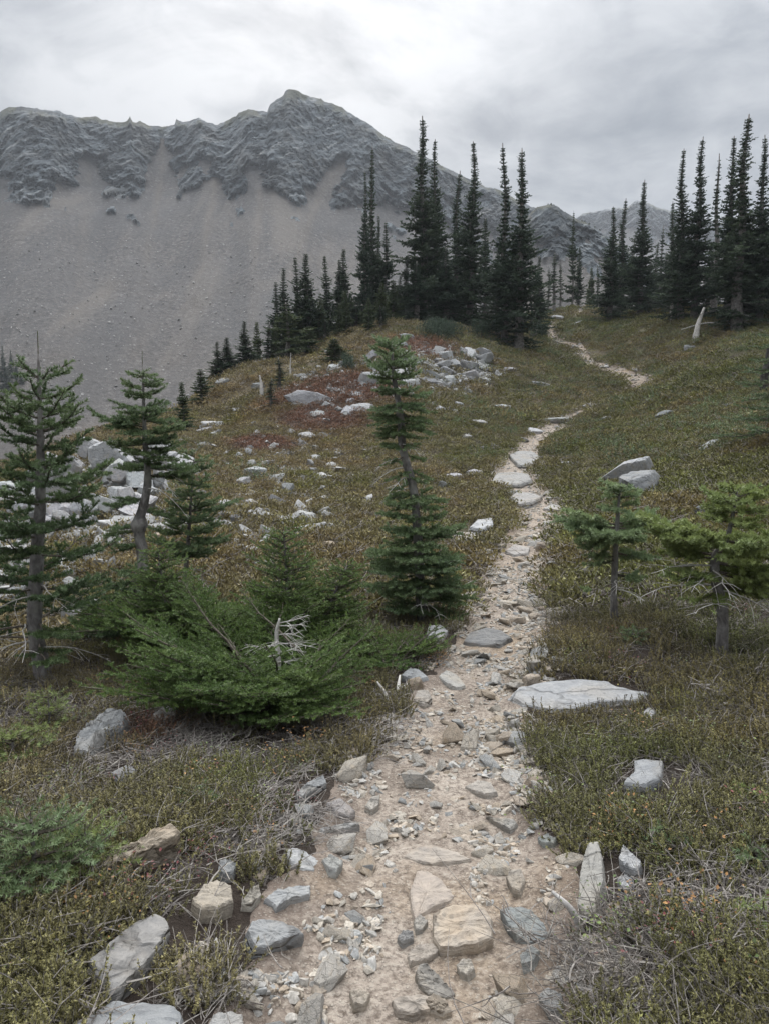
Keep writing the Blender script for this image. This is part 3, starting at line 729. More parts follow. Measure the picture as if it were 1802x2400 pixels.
KINDS = {}
def kind(k):
    if k not in KINDS:
        KINDS[k] = {'spire': lambda: conifer_mesh(11, 13, 1.75, .62, .17, .07, .04, .012),
            'spire_b': lambda: conifer_mesh(12, 13, 1.6, .55, .18, .05, .08, -.012, notch=((.62, .05, .5), (.5, .04, .35))),
            'spire_c': lambda: conifer_mesh(13, 13, 1.9, .68, .17, .08, .06, .02, notch=((.70, .04, .55),)),
            'cone': lambda: conifer_mesh(14, 9, 1.35, .35, .17, .10, .05, .006),
            'cone_b': lambda: conifer_mesh(15, 9, 1.45, .3, .18, .09, .08, -.01),
            'cone_c': lambda: conifer_mesh(21, 10, 1.5, .45, .17, .13, .05, .012, dead_low=.2),
            'small': lambda: conifer_mesh(16, 4.5, .8, .25, .14, .06, .08, .01, nm_=M_FARG),
            'small_b': lambda: conifer_mesh(17, 4.5, .95, .15, .15, .05, .1, -.015, nm_=M_FARG),
            'open': lambda: conifer_mesh(18, 6, 1.25, .15, .30, .22, .12, .0, .75, .15, nm_=M_FARG),
            'snag': lambda: conifer_mesh(19, 12, .62, .3, .26, .22, .3, .01, dead_low=.3),
            'thin': lambda: conifer_mesh(20, 7, .75, .3, .2, .15, .3, .015, dead_low=.35)}[k]()
    return KINDS[k]
KH = dict(spire=13, spire_b=13, spire_c=13, cone=9, cone_b=9, cone_c=10, small=4.5, small_b=4.5, open=6, snag=12, thin=7)
KW = dict(spire=1.75, spire_b=1.6, spire_c=1.9, cone=1.35, cone_b=1.45, cone_c=1.5, small=.8, small_b=.95, open=1.25, snag=.62, thin=.75)
ROCKDISK = []
def spire(k, X, Y, d, half, label, group, name='fir_tree', z0=None, rz=None):
    """X, Y: where its tip stands in the photo; d: how far it grows; half: half width of its skirt in the photo"""
    r = rayd(X, Y); hxy = math.hypot(r[0], r[1]); x, y = r[0] / hxy * d, r[1] / hxy * d
    zt = EYE + r[2] / hxy * d; zg = float(surf([x], [y])[0]) if z0 is None else z0
    Ht_ = max(.6, zt - zg); sz = Ht_ / KH[k]; sw = half / 1661 * d / (KW[k] * .82)
    if group in (G1, G2, G4): sw *= 1.42 if group == G1 else 1.42
    root = thing(name, label, 'tree', (x, y, zg), (0, 0, rz if rz is not None else random.random() * 6.28), group, (sw, sw, sz))
    tr, cr, dk = kind(k)
    link('trunk', tr, root); link('crown', cr, root)
    if dk: link('dead_skirt', dk, root)['kind'] = 'stuff'
    return root

G1, G2, G3, G4 = 'firs on the knoll beside the boulder field', 'tall firs left of the trail gap', 'firs in the trail gap', 'tall firs on the right skyline'
for a in [
 ('spire_b',802,308,46,27,'tallest narrow fir of the knoll stand, its thin tip against the cliffs',G1),
 ('spire',787,361,45,22,'dark narrow fir close beside the tallest fir of the knoll stand',G1),
 ('spire_c',820,457,47,24,'narrow fir just behind and below the tallest knoll fir',G1),
 ('cone_c',832,470,45,26,'dark fir between the knoll stand and the taller trail gap firs',G1),
 ('cone',745,529,45,30,'pointed fir with a twin, just before the tallest knoll fir',G1),
 ('cone_c',734,552,44.5,26,'shorter of the twin pointed firs on the knoll',G1),
 ('cone_b',705,547,44,27,'lone slender fir in the middle of the knoll stand above grey dead stems',G1),
 ('cone',664,539,42,36,'dark fir with heavy horizontal boughs, tallest of the lower knoll trees',G1),
 ('cone_b',642,549,42.5,28,'dark fir touching the heavy boughed fir on the knoll',G1),
 ('cone',615,569,41.5,28,'dark fir above the pale green open fir on the knoll',G1),
 ('cone_c',594,600,41,28,'dark fir at the scree end of the dense knoll stand',G1),
 ('open',620,647,37,46,'pale green open boughed fir standing in front of the dark knoll firs',G1),
 ('cone',530,688,38.5,27,'pointed fir at the gap between the knoll stand and the lip pair',G1),
 ('small',555,688,40,16,'small fir behind the pale green open fir, scree side',G1),
 ('thin',578,690,40,18,'thin sparse fir beside the pale green open fir',G1),
 ('cone_b',470,735,38,23,'narrower of the two firs on the lip above the scree',G1),
 ('cone',492,725,38,27,'fuller of the two firs on the lip above the scree',G1),
 ('small_b',435,792,32.5,25,'short yellow green fir lowest on the lip of the slope',G1),
 ('small',395,818,26,20,'small fir tip showing behind the near fir with the bare trunk',G1),
 ('small_b',458,800,37.5,14,'small bushy fir at the foot of the lip pair',G1),
 ('small_b',724,728,33,32,'small round fir in front of the boulders by the red heath',G1),
 ('small',690,640,42,20,'small fir under the lone slender knoll fir',G1),
 ('small_b',760,640,43,24,'low fir with grey stems in the middle of the knoll stand',G1),
 ('thin',770,655,42,20,'thin grey stemmed fir at the front of the knoll stand',G1),
 ('small_b',850,600,43,26,'bushy young fir at the foot of the tallest knoll fir',G1),
 ('small',668,700,39,22,'young fir beside the pale green open fir, boulder side',G1),
 ('thin',604,768,30,18,'sparse young fir on the heath in front of the knoll stand',G1),
 ('thin',585,815,26.5,17,'scraggly young fir with bare lower stem on the heath below the knoll',G1),
 ('small',815,640,42,20,'small fir at the boulder side of the tallest knoll fir',G1),
 ('small_b',795,650,41,22,'young fir between grey stems at the front of the knoll stand',G1),
 ('spire_c',918,245,47,54,'tallest fir left of the trail gap, with a ragged top against the sky',G2),
 ('spire',943,291,48,36,'second fir touching the tallest ragged topped fir',G2),
 ('spire_b',985,361,51,34,'fir with a thin tip behind, between two taller firs',G2),
 ('spire',1018,296,46,42,'tall single fir with a wavy thin top, left of the trail gap',G2),
 ('spire_b',1094,301,41,36,'left one of the twin firs above the trail, with a gap below its top',G2),
 ('spire_c',1127,307,40.5,54,'fuller one of the twin firs above the trail, with drooping skirt',G2),
 ('cone',1049,463,52,26,'fir tip showing behind the twin firs and the single fir',G2),
 ('cone_b',877,545,47,26,'paler green fir at the foot of the tallest ragged topped fir',G2),
 ('cone_c',900,560,44,40,'broad dark fir skirt below the tallest ragged topped fir',G2),
 ('cone',965,530,45,40,'broad dark fir filling between the tall firs left of the gap',G2),
 ('cone_b',862,590,45.5,22,'low dark fir between knoll stand and tallest ragged fir',G2),
 ('cone',1166,547,47,20,'small fir at the trail edge of the twin firs',G2),
 ('cone_c',1075,540,44,34,'dark lower fir standing close behind the twin firs',G2),
 ('thin',1198,542,56,20,'thin see-through fir standing in the trail gap',G3),
 ('thin',1186,572,58,13,'short thin fir beside the see-through fir in the gap',G3),
 ('thin',1212,562,60,13,'grey stemmed thin fir on the far side of the see-through fir',G3),
 ('cone_c',1240,450,60,20,'narrow pointed fir standing alone in the middle of the gap',G3),
 ('cone',1251,527,61,18,'shorter fir leaning on the lone pointed fir of the gap',G3),
 ('small',1278,572,62,14,'short dark fir at the far end of the gap',G3),
 ('thin',1292,570,62,11,'bare thin fir next to the short dark fir of the gap',G3),
 ('small',1272,600,64,12,'smallest fir at the far end of the gap',G3),
 ('spire',1323,440,49,30,'fir with a bare pale trunk foot where the gap ends',G4),
 ('spire_b',1345,424,53,26,'slim fir behind the fir with the bare pale trunk foot',G4),
 ('spire_c',1389,385,51,36,'fir with a lumpy top standing alone before the right hand group',G4),
 ('cone',1405,560,62,22,'small fir behind the lumpy topped fir',G4),
 ('cone_b',1418,520,66,20,'faint fir behind, past the lumpy topped fir',G4),
 ('thin',1430,480,60,12,'thin grey snag topped fir in the gap of the skyline group',G4),
 ('cone_c',1440,540,60,22,'dark fir behind the thin grey snag topped fir',G4),
 ('spire_b',1456,427,50,24,'fir half hidden by the leaning pair on the skyline',G4),
 ('spire',1480,314,43,34,'shorter one of the leaning pair of tall skyline firs',G4),
 ('spire_c',1509,290,43,42,'taller one of the leaning pair of tall skyline firs',G4),
 ('snag',1556,323,45,13,'nearly bare thin snag between the two pairs of skyline firs',G4),
 ('spire',1585,287,42,36,'dark fir hugging the tallest skyline fir',G4),
 ('spire_b',1609,233,40,52,'tallest dense fir on the right skyline, with a needle sharp top',G4),
 ('spire_c',1658,285,41,40,'tall fir cut by the picture edge on the right skyline',G4),
 ('spire',1695,300,42,44,'tall fir just outside the picture edge on the right skyline',G4),
 ('cone_c',1535,520,50,30,'dark lower fir behind the bare snag',G4),
 ('cone',1625,500,46,34,'dark lower fir at the foot of the tallest skyline fir',G4),
 ('cone_b',1365,520,58,24,'background fir behind the fir with the bare pale trunk foot',G4),
 ('cone_b',1480,520,52,34,'dark lower fir filling behind the leaning pair',G4),
]: spire(*a)

rg = np.random.default_rng(17)
for X, Y, d in [(rg.uniform(590, 870), 0, rg.uniform(39, 46)) for _ in range(34)]:
    yb = np.interp(X, [590, 640, 720, 800, 870], [785, 765, 738, 722, 715]); h_ = rg.uniform(40, 125)
    kk_ = ['small', 'small_b', 'thin', 'small'][int(rg.integers(4))]
    spire(kk_, X, yb - h_, d, rg.uniform(13, 26), f"{'tall' if h_ > 72 else 'short' if h_ < 50 else 'half grown'} {dict(small='slim', small_b='bushy', thin='sparse')[kk_]} fir in the knoll undergrowth, {'scree end' if X < 660 else 'juniper end' if X > 800 else 'before the lone slender fir' if X < 730 else 'under the tallest knoll fir'}", 'young firs of the knoll undergrowth')
# far cluster at the foot of the scree, and the tiny conifers on the spur crest
def scree_pt(X, Y):
    V = SCR - np.array([0, 0, EYE]); k = norm(V) @ norm(rayd(X, Y)); i = np.unravel_index(np.argmax(k), k.shape); return SCR[i]
for X, Y, yb, hw, lb in ((6,742,840,15,'tallest fir of the far clump on the scree at the picture edge'),(22,752,815,10,'pointed fir of the far clump on the scree, near its middle'),(34,775,825,9,'lower fir of the far clump on the scree'),(46,800,830,8,'outermost low fir of the far clump on the scree'),(14,790,850,14,'front fir of the far clump on the scree'),(-14,735,840,16,'fir of the far clump just outside the picture edge')):
    p = scree_pt(X, yb); d = math.hypot(p[0], p[1]); spire('cone', X, Y, d, hw, lb, 'far firs on the scree foot', z0=p[2] - .3)
for i, (X, Y, hw) in enumerate(((1183,438,3),(1190,437,4),(1196,440,4),(1203,445,4),(1210,452,4),(1218,457,3),(1256,475,3),(1262,478,3),(1272,483,3),(1284,491,3),(1295,497,3))):
    spire('small', X, Y, 262, hw, 'tiny conifer in the row on the crest of the rocky spur', 'tiny conifers on the spur crest', z0=EYE + 262 * float(np.tan(np.arctan((1106 - (Y + 14 + hw)) / 1661) - PITCH)))

# ------------------------------------------------------------------ the near firs
def gp(X, Y): return hit(X, Y)
# tall dark fir, far left
b1 = gp(98, 1470); k1 = math.hypot(b1[0], b1[1]) / 1661 * 1.0
S1 = float(at(98, 1470, math.hypot(b1[0], b1[1]))[1]) / 1661
Hh = (1450 - 745) * S1 * 1.01
tr1 = [(0, 0, -.12), (-.03, 0, .15), (-.06, .0, .45), (-.03, .01, .9), (.02, 0, 1.4), (.035, 0, Hh * .8), (.04, 0, Hh)]
wh = []
rg = np.random.default_rng(5)
for h in np.arange(.30, Hh - .06, .125):
    f = h / Hh; L = .74 * (1 - f) ** .8 + .11
    if .3 < f < .36 or .62 < f < .66: L *= .7
    wh.append((h, int(rg.integers(2, 4)) if f < .55 else 4, L, -.12 + .45 * f, .25 * (1 - f), .38, None, 0, dict(tonebase=.33 + .12 * f, dead=.28 if f < .45 else .05)))
near_fir('fir_tree', 'tall dark fir with layered boughs and visible trunk nearest the picture edge', b1, tr1, [.075, .058, .052, .046, .036, .02, .006], wh, seed=21,
    deads=[(.25, .5, .3, .35), (.3, .45, 3.6, .4), (.42, .5, 5.0, .4), (.5, .5, 2.0, .4), (.62, .5, 4.2, .45), (.36, .42, 1.2, .4), (.7, .4, 5.6, .4)], leader=.16, bare=.2, gap=.05, spread=.46, dens=640, nl=.031, wid=.0085)
# fir with bare lower trunk and a burl
b2 = gp(316, 1330); d2 = math.hypot(b2[0], b2[1]); S2 = float(at(316, 1330, d2)[1]) / 1661
H2 = (1320 - 775) * S2
px = lambda y: (1320 - y) * S2
tr2 = [(-.01, 0, -.25), (-.03, 0, .1), (-.02, 0, px(1190)), (-.045, 0, px(1120)), (.05, 0, px(1030)), (.035, 0, px(930)), (.03, 0, H2)]
wh = []
for i, y in enumerate((800, 822, 846, 870, 895, 918, 942, 968, 995)):
    f = i / 8; L = (.12 + .30 * f ** .7) * (1 if i < 6 else .85)
    wh.append((px(y), 4, L, .12 - .1 * f, .12, .25, None, 0, dict(tonebase=.52)))
wh += [(px(905), 1, .46, .05, .1, .3, 3.1, .3), (px(950), 2, .42, .0, .1, .3, 0.1, .5), (px(1010), 2, .42, -.1, .15, .3, .1, .8), (px(1060), 2, .34, -.2, .15, .3, 3.3, 1.2), (px(1085), 1, .3, -.1, .1, .3, .6, .5),
       (px(1130), 2, .35, -.15, .2, .3, 3.3, 1.5, dict(dead=.2)), (px(1165), 2, .38, -.2, .2, .3, 3.0, 1.6, dict(dead=.2))]
near_fir('fir_tree', 'fir with a dense blue green top over a bare grey trunk with a burl', b2, tr2, [.070, .062, .055, .05, .038, .024, .006], wh, seed=31, knots=((px(1120), .75),),
    deads=[(px(1150), .2, 3.4, -.4), (px(1000), .35, .2, .5), (px(1040), .4, .0, .8), (px(960), .3, 5.6, .5), (px(1020), .35, 5.9, .6)], leader=.13, bare=.12, gap=.046, spread=.52, dens=640, nl=.031, wid=.0085)
# lower companion fir
b3 = gp(398, 1290); d3 = math.hypot(b3[0], b3[1]); S3 = float(at(398, 1290, d3)[1]) / 1661; H3 = (1290 - 985) * S3
wh = []
for i, h in enumerate(np.linspace(.28, .98, 9)):
    L = .12 + .36 * (1 - h) ** .7
    wh.append((h * H3, 4, L, -.02 + .25 * h, .1, .3, None, 0, dict(tonebase=.5)))
wh += [(H3 * .62, 1, .5, .0, .1, .25, .1, .3), (H3 * .42, 2, .55, -.15, .1, .3, 0.0, .6)]
near_fir('fir_tree', 'smaller rounded fir with pale bent dead limbs beside the fir with the burl', b3, [(0, 0, -.15), (.02, 0, .2), (.07, 0, H3 * .5), (.14, 0, H3)], [.034, .03, .018, .006], wh, seed=41,
    deads=[(.2, .4, 5.2, .5), (.25, .4, 5.9, .6), (.22, .35, 4.2, .5), (.3, .3, .3, .5), (.18, .35, 3.6, .5)], leader=.05, bare=.15, gap=.046, spread=.52, dens=640, nl=.030, wid=.0085)
# dark fir between the two, low
b35 = gp(235, 1420); H35 = .62
wh = [(h * H35, 4, .16 + .42 * (1 - h), -.05, .12, .3, None, 0, dict(tonebase=.45)) for h in np.linspace(.22, .95, 7)]
near_fir('fir_tree', 'low bushy fir between the tall dark fir and the fir with the burl', b35 + [0.02, 0.55, 0], [(0, 0, -.1), (.02, 0, .4), (.03, 0, H35)], [.03, .02, .006], wh, seed=45, bare=.15, gap=.046, spread=.52, dens=640, nl=.030, wid=.0085, leader=.04)
# centre fir: waisted, leaning
b4 = gp(912, 1345); d4 = math.hypot(b4[0], b4[1]); S4 = float(at(912, 1345, d4)[1]) / 1661; H4 = (1340 - 738) * S4
q4 = lambda y: (1340 - y) * S4
x4 = lambda x: (x - 912) * S4
tr4 = [(0, 0, -.12), (x4(905), 0, q4(1220)), (x4(893), 0, q4(1060)), (x4(868), 0, q4(960)), (x4(862), 0, q4(880)), (x4(848), 0, q4(800)), (x4(845), 0, H4)]
wh = []
for y, n, wpx, e in ((748, 5, 36, .5), (766, 5, 44, .3), (790, 5, 52, .15), (812, 5, 54, .05), (838, 5, 56, -.05), (862, 5, 60, -.25), (884, 4, 62, -.35), (905, 4, 60, -.4)):
    wh.append((q4(y), n, wpx * S4 * 1.1, e, .2 if y > 850 else .05, .22, None, 0, dict(tonebase=.66 if y < 850 else .5)))
for y, n in ((925, 3), (950, 2), (975, 2), (1000, 2), (1025, 3), (1055, 4)):
    wh.append((q4(y), n, rg.uniform(.19, .27), -.25, .25, .28, None, 0, dict(dead=.12, tonebase=.52)))
for y, n, wpx, e in ((1085, 5, 62, .05), (1110, 5, 66, .0), (1135, 5, 76, -.05), (1160, 6, 92, -.1), (1185, 6, 108, -.1), (1212, 6, 116, -.15), (1240, 6, 112, -.15), (1268, 6, 104, -.15), (1295, 5, 92, -.1)):
    wh.append((q4(y), n, wpx * S4 * .98, e, .12, .25, None, 0, dict(tonebase=.55)))
near_fir('fir_tree', 'young fir beside the trail, bare waist between bushy top and wide skirt', b4, tr4, [.046, .042, .036, .034, .03, .018, .007], wh, seed=51,
    deads=[(q4(980), .28, 3.5, .5), (q4(1000), .3, 3.0, .6), (q4(1020), .3, 3.9, .5), (q4(1045), .28, 2.7, .6), (q4(950), .25, 5.4, .5), (q4(1250), .4, 4.6, .6), (q4(1290), .35, 5.2, .4)], leader=.06, bare=.14, gap=.042, spread=.5, dens=640, nl=.028, wid=.008)
# two small firs right of the trail
b5 = gp(1328, 1345); d5 = math.hypot(b5[0], b5[1]); S5 = float(at(1328, 1345, d5)[1]) / 1661; q5 = lambda y: (1345 - y) * S5
tr5 = [(0, 0, -.1), (-.015, 0, q5(1290)), (-.012, 0, q5(1190)), (.0, 0, q5(1110)), (.01, 0, q5(1050))]
wh = [(q5(1055), 4, .10, .2, .0, .15, None, 0), (q5(1072), 4, .15, .1, .0, .2, None, 0), (q5(1092), 4, .12, .05, 0, .2, None, 0),
      (q5(1132), 3, .42, .08, .0, .12, 3.1, 1.1), (q5(1138), 3, .38, .08, 0, .15, .1, 1.2), (q5(1148), 4, .32, .05, .0, .15, 4.6, 1.8), (q5(1150), 3, .3, .05, 0, .15, 1.6, 1.6), (q5(1165), 3, .34, .0, 0, .15, 3.3, 1.2),
      (q5(1168), 3, .26, -.1, .05, .2, None, 0), (q5(1190), 2, .24, -.2, .1, .2, .2, 1.6, dict(dead=.2)), (q5(1200), 2, .26, -.15, .1, .2, 3.4, 1.2, dict(dead=.2)), (q5(1240), 2, .25, -.2, .1, .2, .3, 1.2, dict(dead=.5)), (q5(1260), 1, .28, -.2, .1, .2, 3.3, .8, dict(dead=.5))]
near_fir('fir_tree', 'small flat topped fir with a bare grey stem right beside the trail', b5, tr5, [.032, .028, .024, .016, .006], wh, seed=61,
    deads=[(q5(1210), .28, 3.3, .3), (q5(1235), .3, .2, .4), (q5(1250), .25, 4.4, .4), (q5(1270), .28, 5.5, .3)], leader=.02, bare=.15, gap=.042, spread=.55, dens=640, needle=M_NEEDLE_B, nl=.036, wid=.010, tonebase=.78)
b6 = gp(1556, 1425); d6 = math.hypot(b6[0], b6[1]); S6 = float(at(1556, 1425, d6)[1]) / 1661; q6 = lambda y: (1425 - y) * S6
x6 = lambda x: (x - 1556) * S6
tr6 = [(0, 0, -.1), (x6(1558), 0, q6(1340)), (x6(1545), 0, q6(1270)), (x6(1535), 0, q6(1200)), (x6(1562), 0, q6(1150)), (x6(1578), 0, q6(1050))]
wh = [(q6(1058), 5, .12, .35, .0, .15, None, 0), (q6(1078), 5, .17, .2, .0, .2, None, 0), (q6(1098), 5, .19, .1, 0, .2, None, 0), (q6(1120), 4, .17, 0, 0, .2, None, 0),
      (q6(1165), 2, .50, .12, .0, .12, 3.1, .5, dict(tonebase=.6)), (q6(1172), 3, .42, .08, .0, .12, 3.7, 1.3), (q6(1170), 3, .42, .05, .0, .15, .1, 1.0), (q6(1180), 3, .36, .0, 0, .15, 4.7, 1.6), (q6(1185), 3, .34, .0, 0, .15, 1.6, 1.6),
      (q6(1200), 2, .40, -.05, .05, .2, 3.2, 1.1), (q6(1205), 3, .40, -.05, .1, .2, .0, 1.4), (q6(1225), 3, .38, -.15, .12, .2, .2, 1.6), (q6(1235), 2, .36, -.2, .1, .2, 3.6, .9, dict(dead=.3)), (q6(1255), 2, .36, -.25, .1, .2, .3, 1.4, dict(dead=.2)), (q6(1275), 2, .38, -.3, .1, .25, 3.9, .8, dict(dead=.55))]
near_fir('fir_tree', 'bushy yellow green fir with a crooked grey trunk and bare twisted limbs', b6, tr6, [.044, .038, .036, .028, .016, .008], wh, needle=M_NEEDLE_Y, seed=71,
    deads=[(q6(1215), .45, 3.4, .2), (q6(1230), .4, 3.9, .3), (q6(1240), .42, .1, .6), (q6(1260), .5, 3.3, .25), (q6(1270), .4, 5.6, .5), (q6(1225), .4, 4.5, .4), (q6(1290), .45, 4.2, .15)], leader=.02, bare=.2, gap=.042, spread=.55, dens=640, nl=.034, wid=.009, tonebase=.62)
# dark fir boughs at the far right edge
b7 = gp(1672, 960)
wh = [(h, 5, .3 + .9 * (1 - h / 2.1), -.05, .15, .25, None, 0) for h in np.linspace(.25, 2.0, 9)]
near_fir('fir_tree', 'dark fir reaching in from the picture edge below the charred stump', b7, [(0, 0, -.1), (0, 0, 1), (0, 0, 2.1)], [.06, .04, .01], wh, seed=81, bare=.15, gap=.13, spread=.4, dens=150, nl=.035, wid=.014, seg=.13, tonebase=.35)

# ------------------------------------------------------------------ hemlock thicket
HM = dict(nl=.016, dens=640, seg=.07, gap=.045, spread=.38, wid=.0052, side_up=.05, bare=.1)
def thicket(name, label, base, limbs, seed, group=None, **kw):
    rng = np.random.default_rng(seed); root = thing(name, label, 'shrub', base, group=group); o = dict(HM); o.update(kw)
    for (dx, dy, dz, L, az, e) in limbs:
        bm_ = branch_mesh(rng, L, e, .18 + .1 * rng.random(), .12, r0=.006 + .006 * L, tonebase=.47 + rng.normal(0, .06), **o)
        link('branch', bm_.mesh('branch', [M_HEML, M_TWIG]), root, (dx, dy, dz), (0, 0, az))
    return root
rg = np.random.default_rng(90)
base = gp(575, 1560)
limbs = []
for i in range(46):
    a = rg.uniform(0, 2 * math.pi); back = math.sin(a) > .2
    L = rg.uniform(.55, .85) + .35 * abs(math.cos(a)); e = rg.uniform(.15, .95)
    L *= .72 if math.cos(a) > .1 else 1
    limbs.append((rg.normal(0, .14), rg.normal(.12, .12), rg.uniform(.02, .12), L, a, e))
for i in range(14):
    limbs.append((rg.normal(0, .18), rg.normal(.0, .1), .08, rg.uniform(.4, .7), rg.uniform(3.3, 5.9), rg.uniform(.2, .7)))
thicket('hemlock_shrub', 'wide dark green hemlock shrub with arching sprays in front of the dead stub', base, limbs, 91)
base = gp(400, 1450)
limbs = [(rg.normal(0, .18), rg.normal(.2, .15), rg.uniform(.02, .2), rg.uniform(.5, .95), rg.uniform(0, 6.28), rg.uniform(.1, 1.0)) for i in range(34)]
limbs += [(rg.normal(-.1, .1), rg.normal(.0, .1), rg.uniform(.2, .35), rg.uniform(.7, 1.0), rg.uniform(2.7, 3.7), rg.uniform(.1, .4)) for i in range(8)]
thicket('hemlock_shrub', 'shaggy yellow green hemlock shrub at the foot of the fir with the burl', base + [0, .3, 0], limbs, 92)
base = gp(830, 1440)
limbs = [(rg.normal(0, .1), rg.normal(.08, .08), .03, rg.uniform(.25, .48), rg.uniform(0, 6.28), rg.uniform(.1, .8)) for i in range(20)]
thicket('hemlock_shrub', 'low light green conifer shrub between the hemlock and the trail', base, limbs, 93)
def hem_sapling(label, X, Yt, Yb, lean, seed, w=.4, off=0.0):
    b = gp(X, Yb) + np.array([0, off, 0]); d = math.hypot(b[0], b[1]); H_ = (Yb - Yt) * d / 1661
    wh = [(h * H_, 5, w * (1 - h) ** .8 + .07, .35, .05, .1, None, 0, dict(tonebase=.5)) for h in np.linspace(.10, .97, 17)]
    return near_fir('hemlock_sapling', label, b, [(0, 0, -.1), (lean * .3, 0, H_ * .5), (lean, 0, H_)], [.022, .014, .004], wh, needle=M_HEML, seed=seed, leader=.05, **HM)
hem_sapling('upright pointed hemlock sapling rising behind the dead stub', 628, 1140, 1440, -.04, 101, .5)
hem_sapling('hemlock sapling leaning towards the trail beside the waisted fir', 690, 1215, 1430, .22, 102, .36)
hem_sapling('broad yellowish hemlock sapling in front of the burl trunk', 365, 1190, 1440, -.06, 103, .42)
# ------------------------------------------------------------------ rocks
def ico(level):
    bm = bmesh.new(); bmesh.ops.create_icosphere(bm, subdivisions=level, radius=1); bm.verts.ensure_lookup_table()
    V = np.array([v.co[:] for v in bm.verts]); F = np.array([[v.index for v in f.verts] for f in bm.faces]); bm.free(); return V, F
ICO = {k: ico(k) for k in (3, 4, 5)}
def rock_mesh(seed, lvl=4, flat=.55, planes=11, rough=.045, power=60):
    rng = np.random.default_rng(seed); V, F = ICO[lvl]
    n = norm(rng.normal(size=(planes, 3)) * np.array([1, 1, 1.0])); d = rng.uniform(.62, 1.0, planes)
    n = np.concatenate([n, [[0, 0, 1], [0, 0, -1], norm(np.array([.12, .1, 1]))]]); d = np.concatenate([d, [flat, flat, flat * 1.05]])
    k = np.maximum(V @ n.T, 0) / d; r = 1 / (k ** power).sum(1) ** (1 / power)
    P = V * r[:, None]
    P += V * (rough * fbm(P * 2.6 + seed, 4) + rough * .5 * ridged(P * np.array([1.5, 2, 9]) + seed, 3) * .4)[:, None]
    P = (P - (P.max(0) + P.min(0)) / 2) / ((P.max(0) - P.min(0)) / 2) * np.array([1, 1, .62])
    return mk_mesh('rock', P, F, [M_ROCK], None, False)
ROCKS = [rock_mesh(200 + i, 4, .45 + .04 * (i % 6), 8 + i % 5) for i in range(14)]
BIG = [rock_mesh(300 + i, 4, .55, 10, .05) for i in range(5)]
PALE, GREY, BLUE, DARK, TAN, BEIGE = (.335, .338, .34), (.235, .24, .244), (.235, .262, .272), (.15, .155, .16), (.37, .31, .24), (.44, .365, .28)
def jit(c, s=.08):
    k = 1 + random.uniform(-s, s) * 1.6; return tuple(max(.02, x * k * (1 + random.uniform(-s, s) * .25)) for x in c)
def rock(X, Y, wpx, label, col=PALE, hr=.55, dr=.8, rz=None, sink=.25, mesh=None, tilt=.15, group=None, name='boulder', cat='rock', add=0.0, p=None):
    p = hit(X, Y) if p is None else p; d = math.hypot(p[0], p[1])
    wd = wpx / 1661 * d / 2 / .95
    me = mesh or random.choice(ROCKS)
    sz = wd * hr * 1.5
    n = normal_at(p[0], p[1]); q = Vector((0, 0, 1)).rotation_difference(Vector(n)).to_euler()
    o = link(name, me, None, (p[0], p[1] + wd * .4, p[2] + sz * .45 * (1 - sink * 2) + add), (q.x + random.uniform(-tilt, tilt), q.y + random.uniform(-tilt, tilt), random.uniform(-.5, .5) if rz is None else rz), (wd, wd * dr, sz))
    o.color = (*jit(col), 1); tag(o, label, cat, group); ROCKDISK.append((p[0], p[1] + wd * .4, wd * .85)); return o

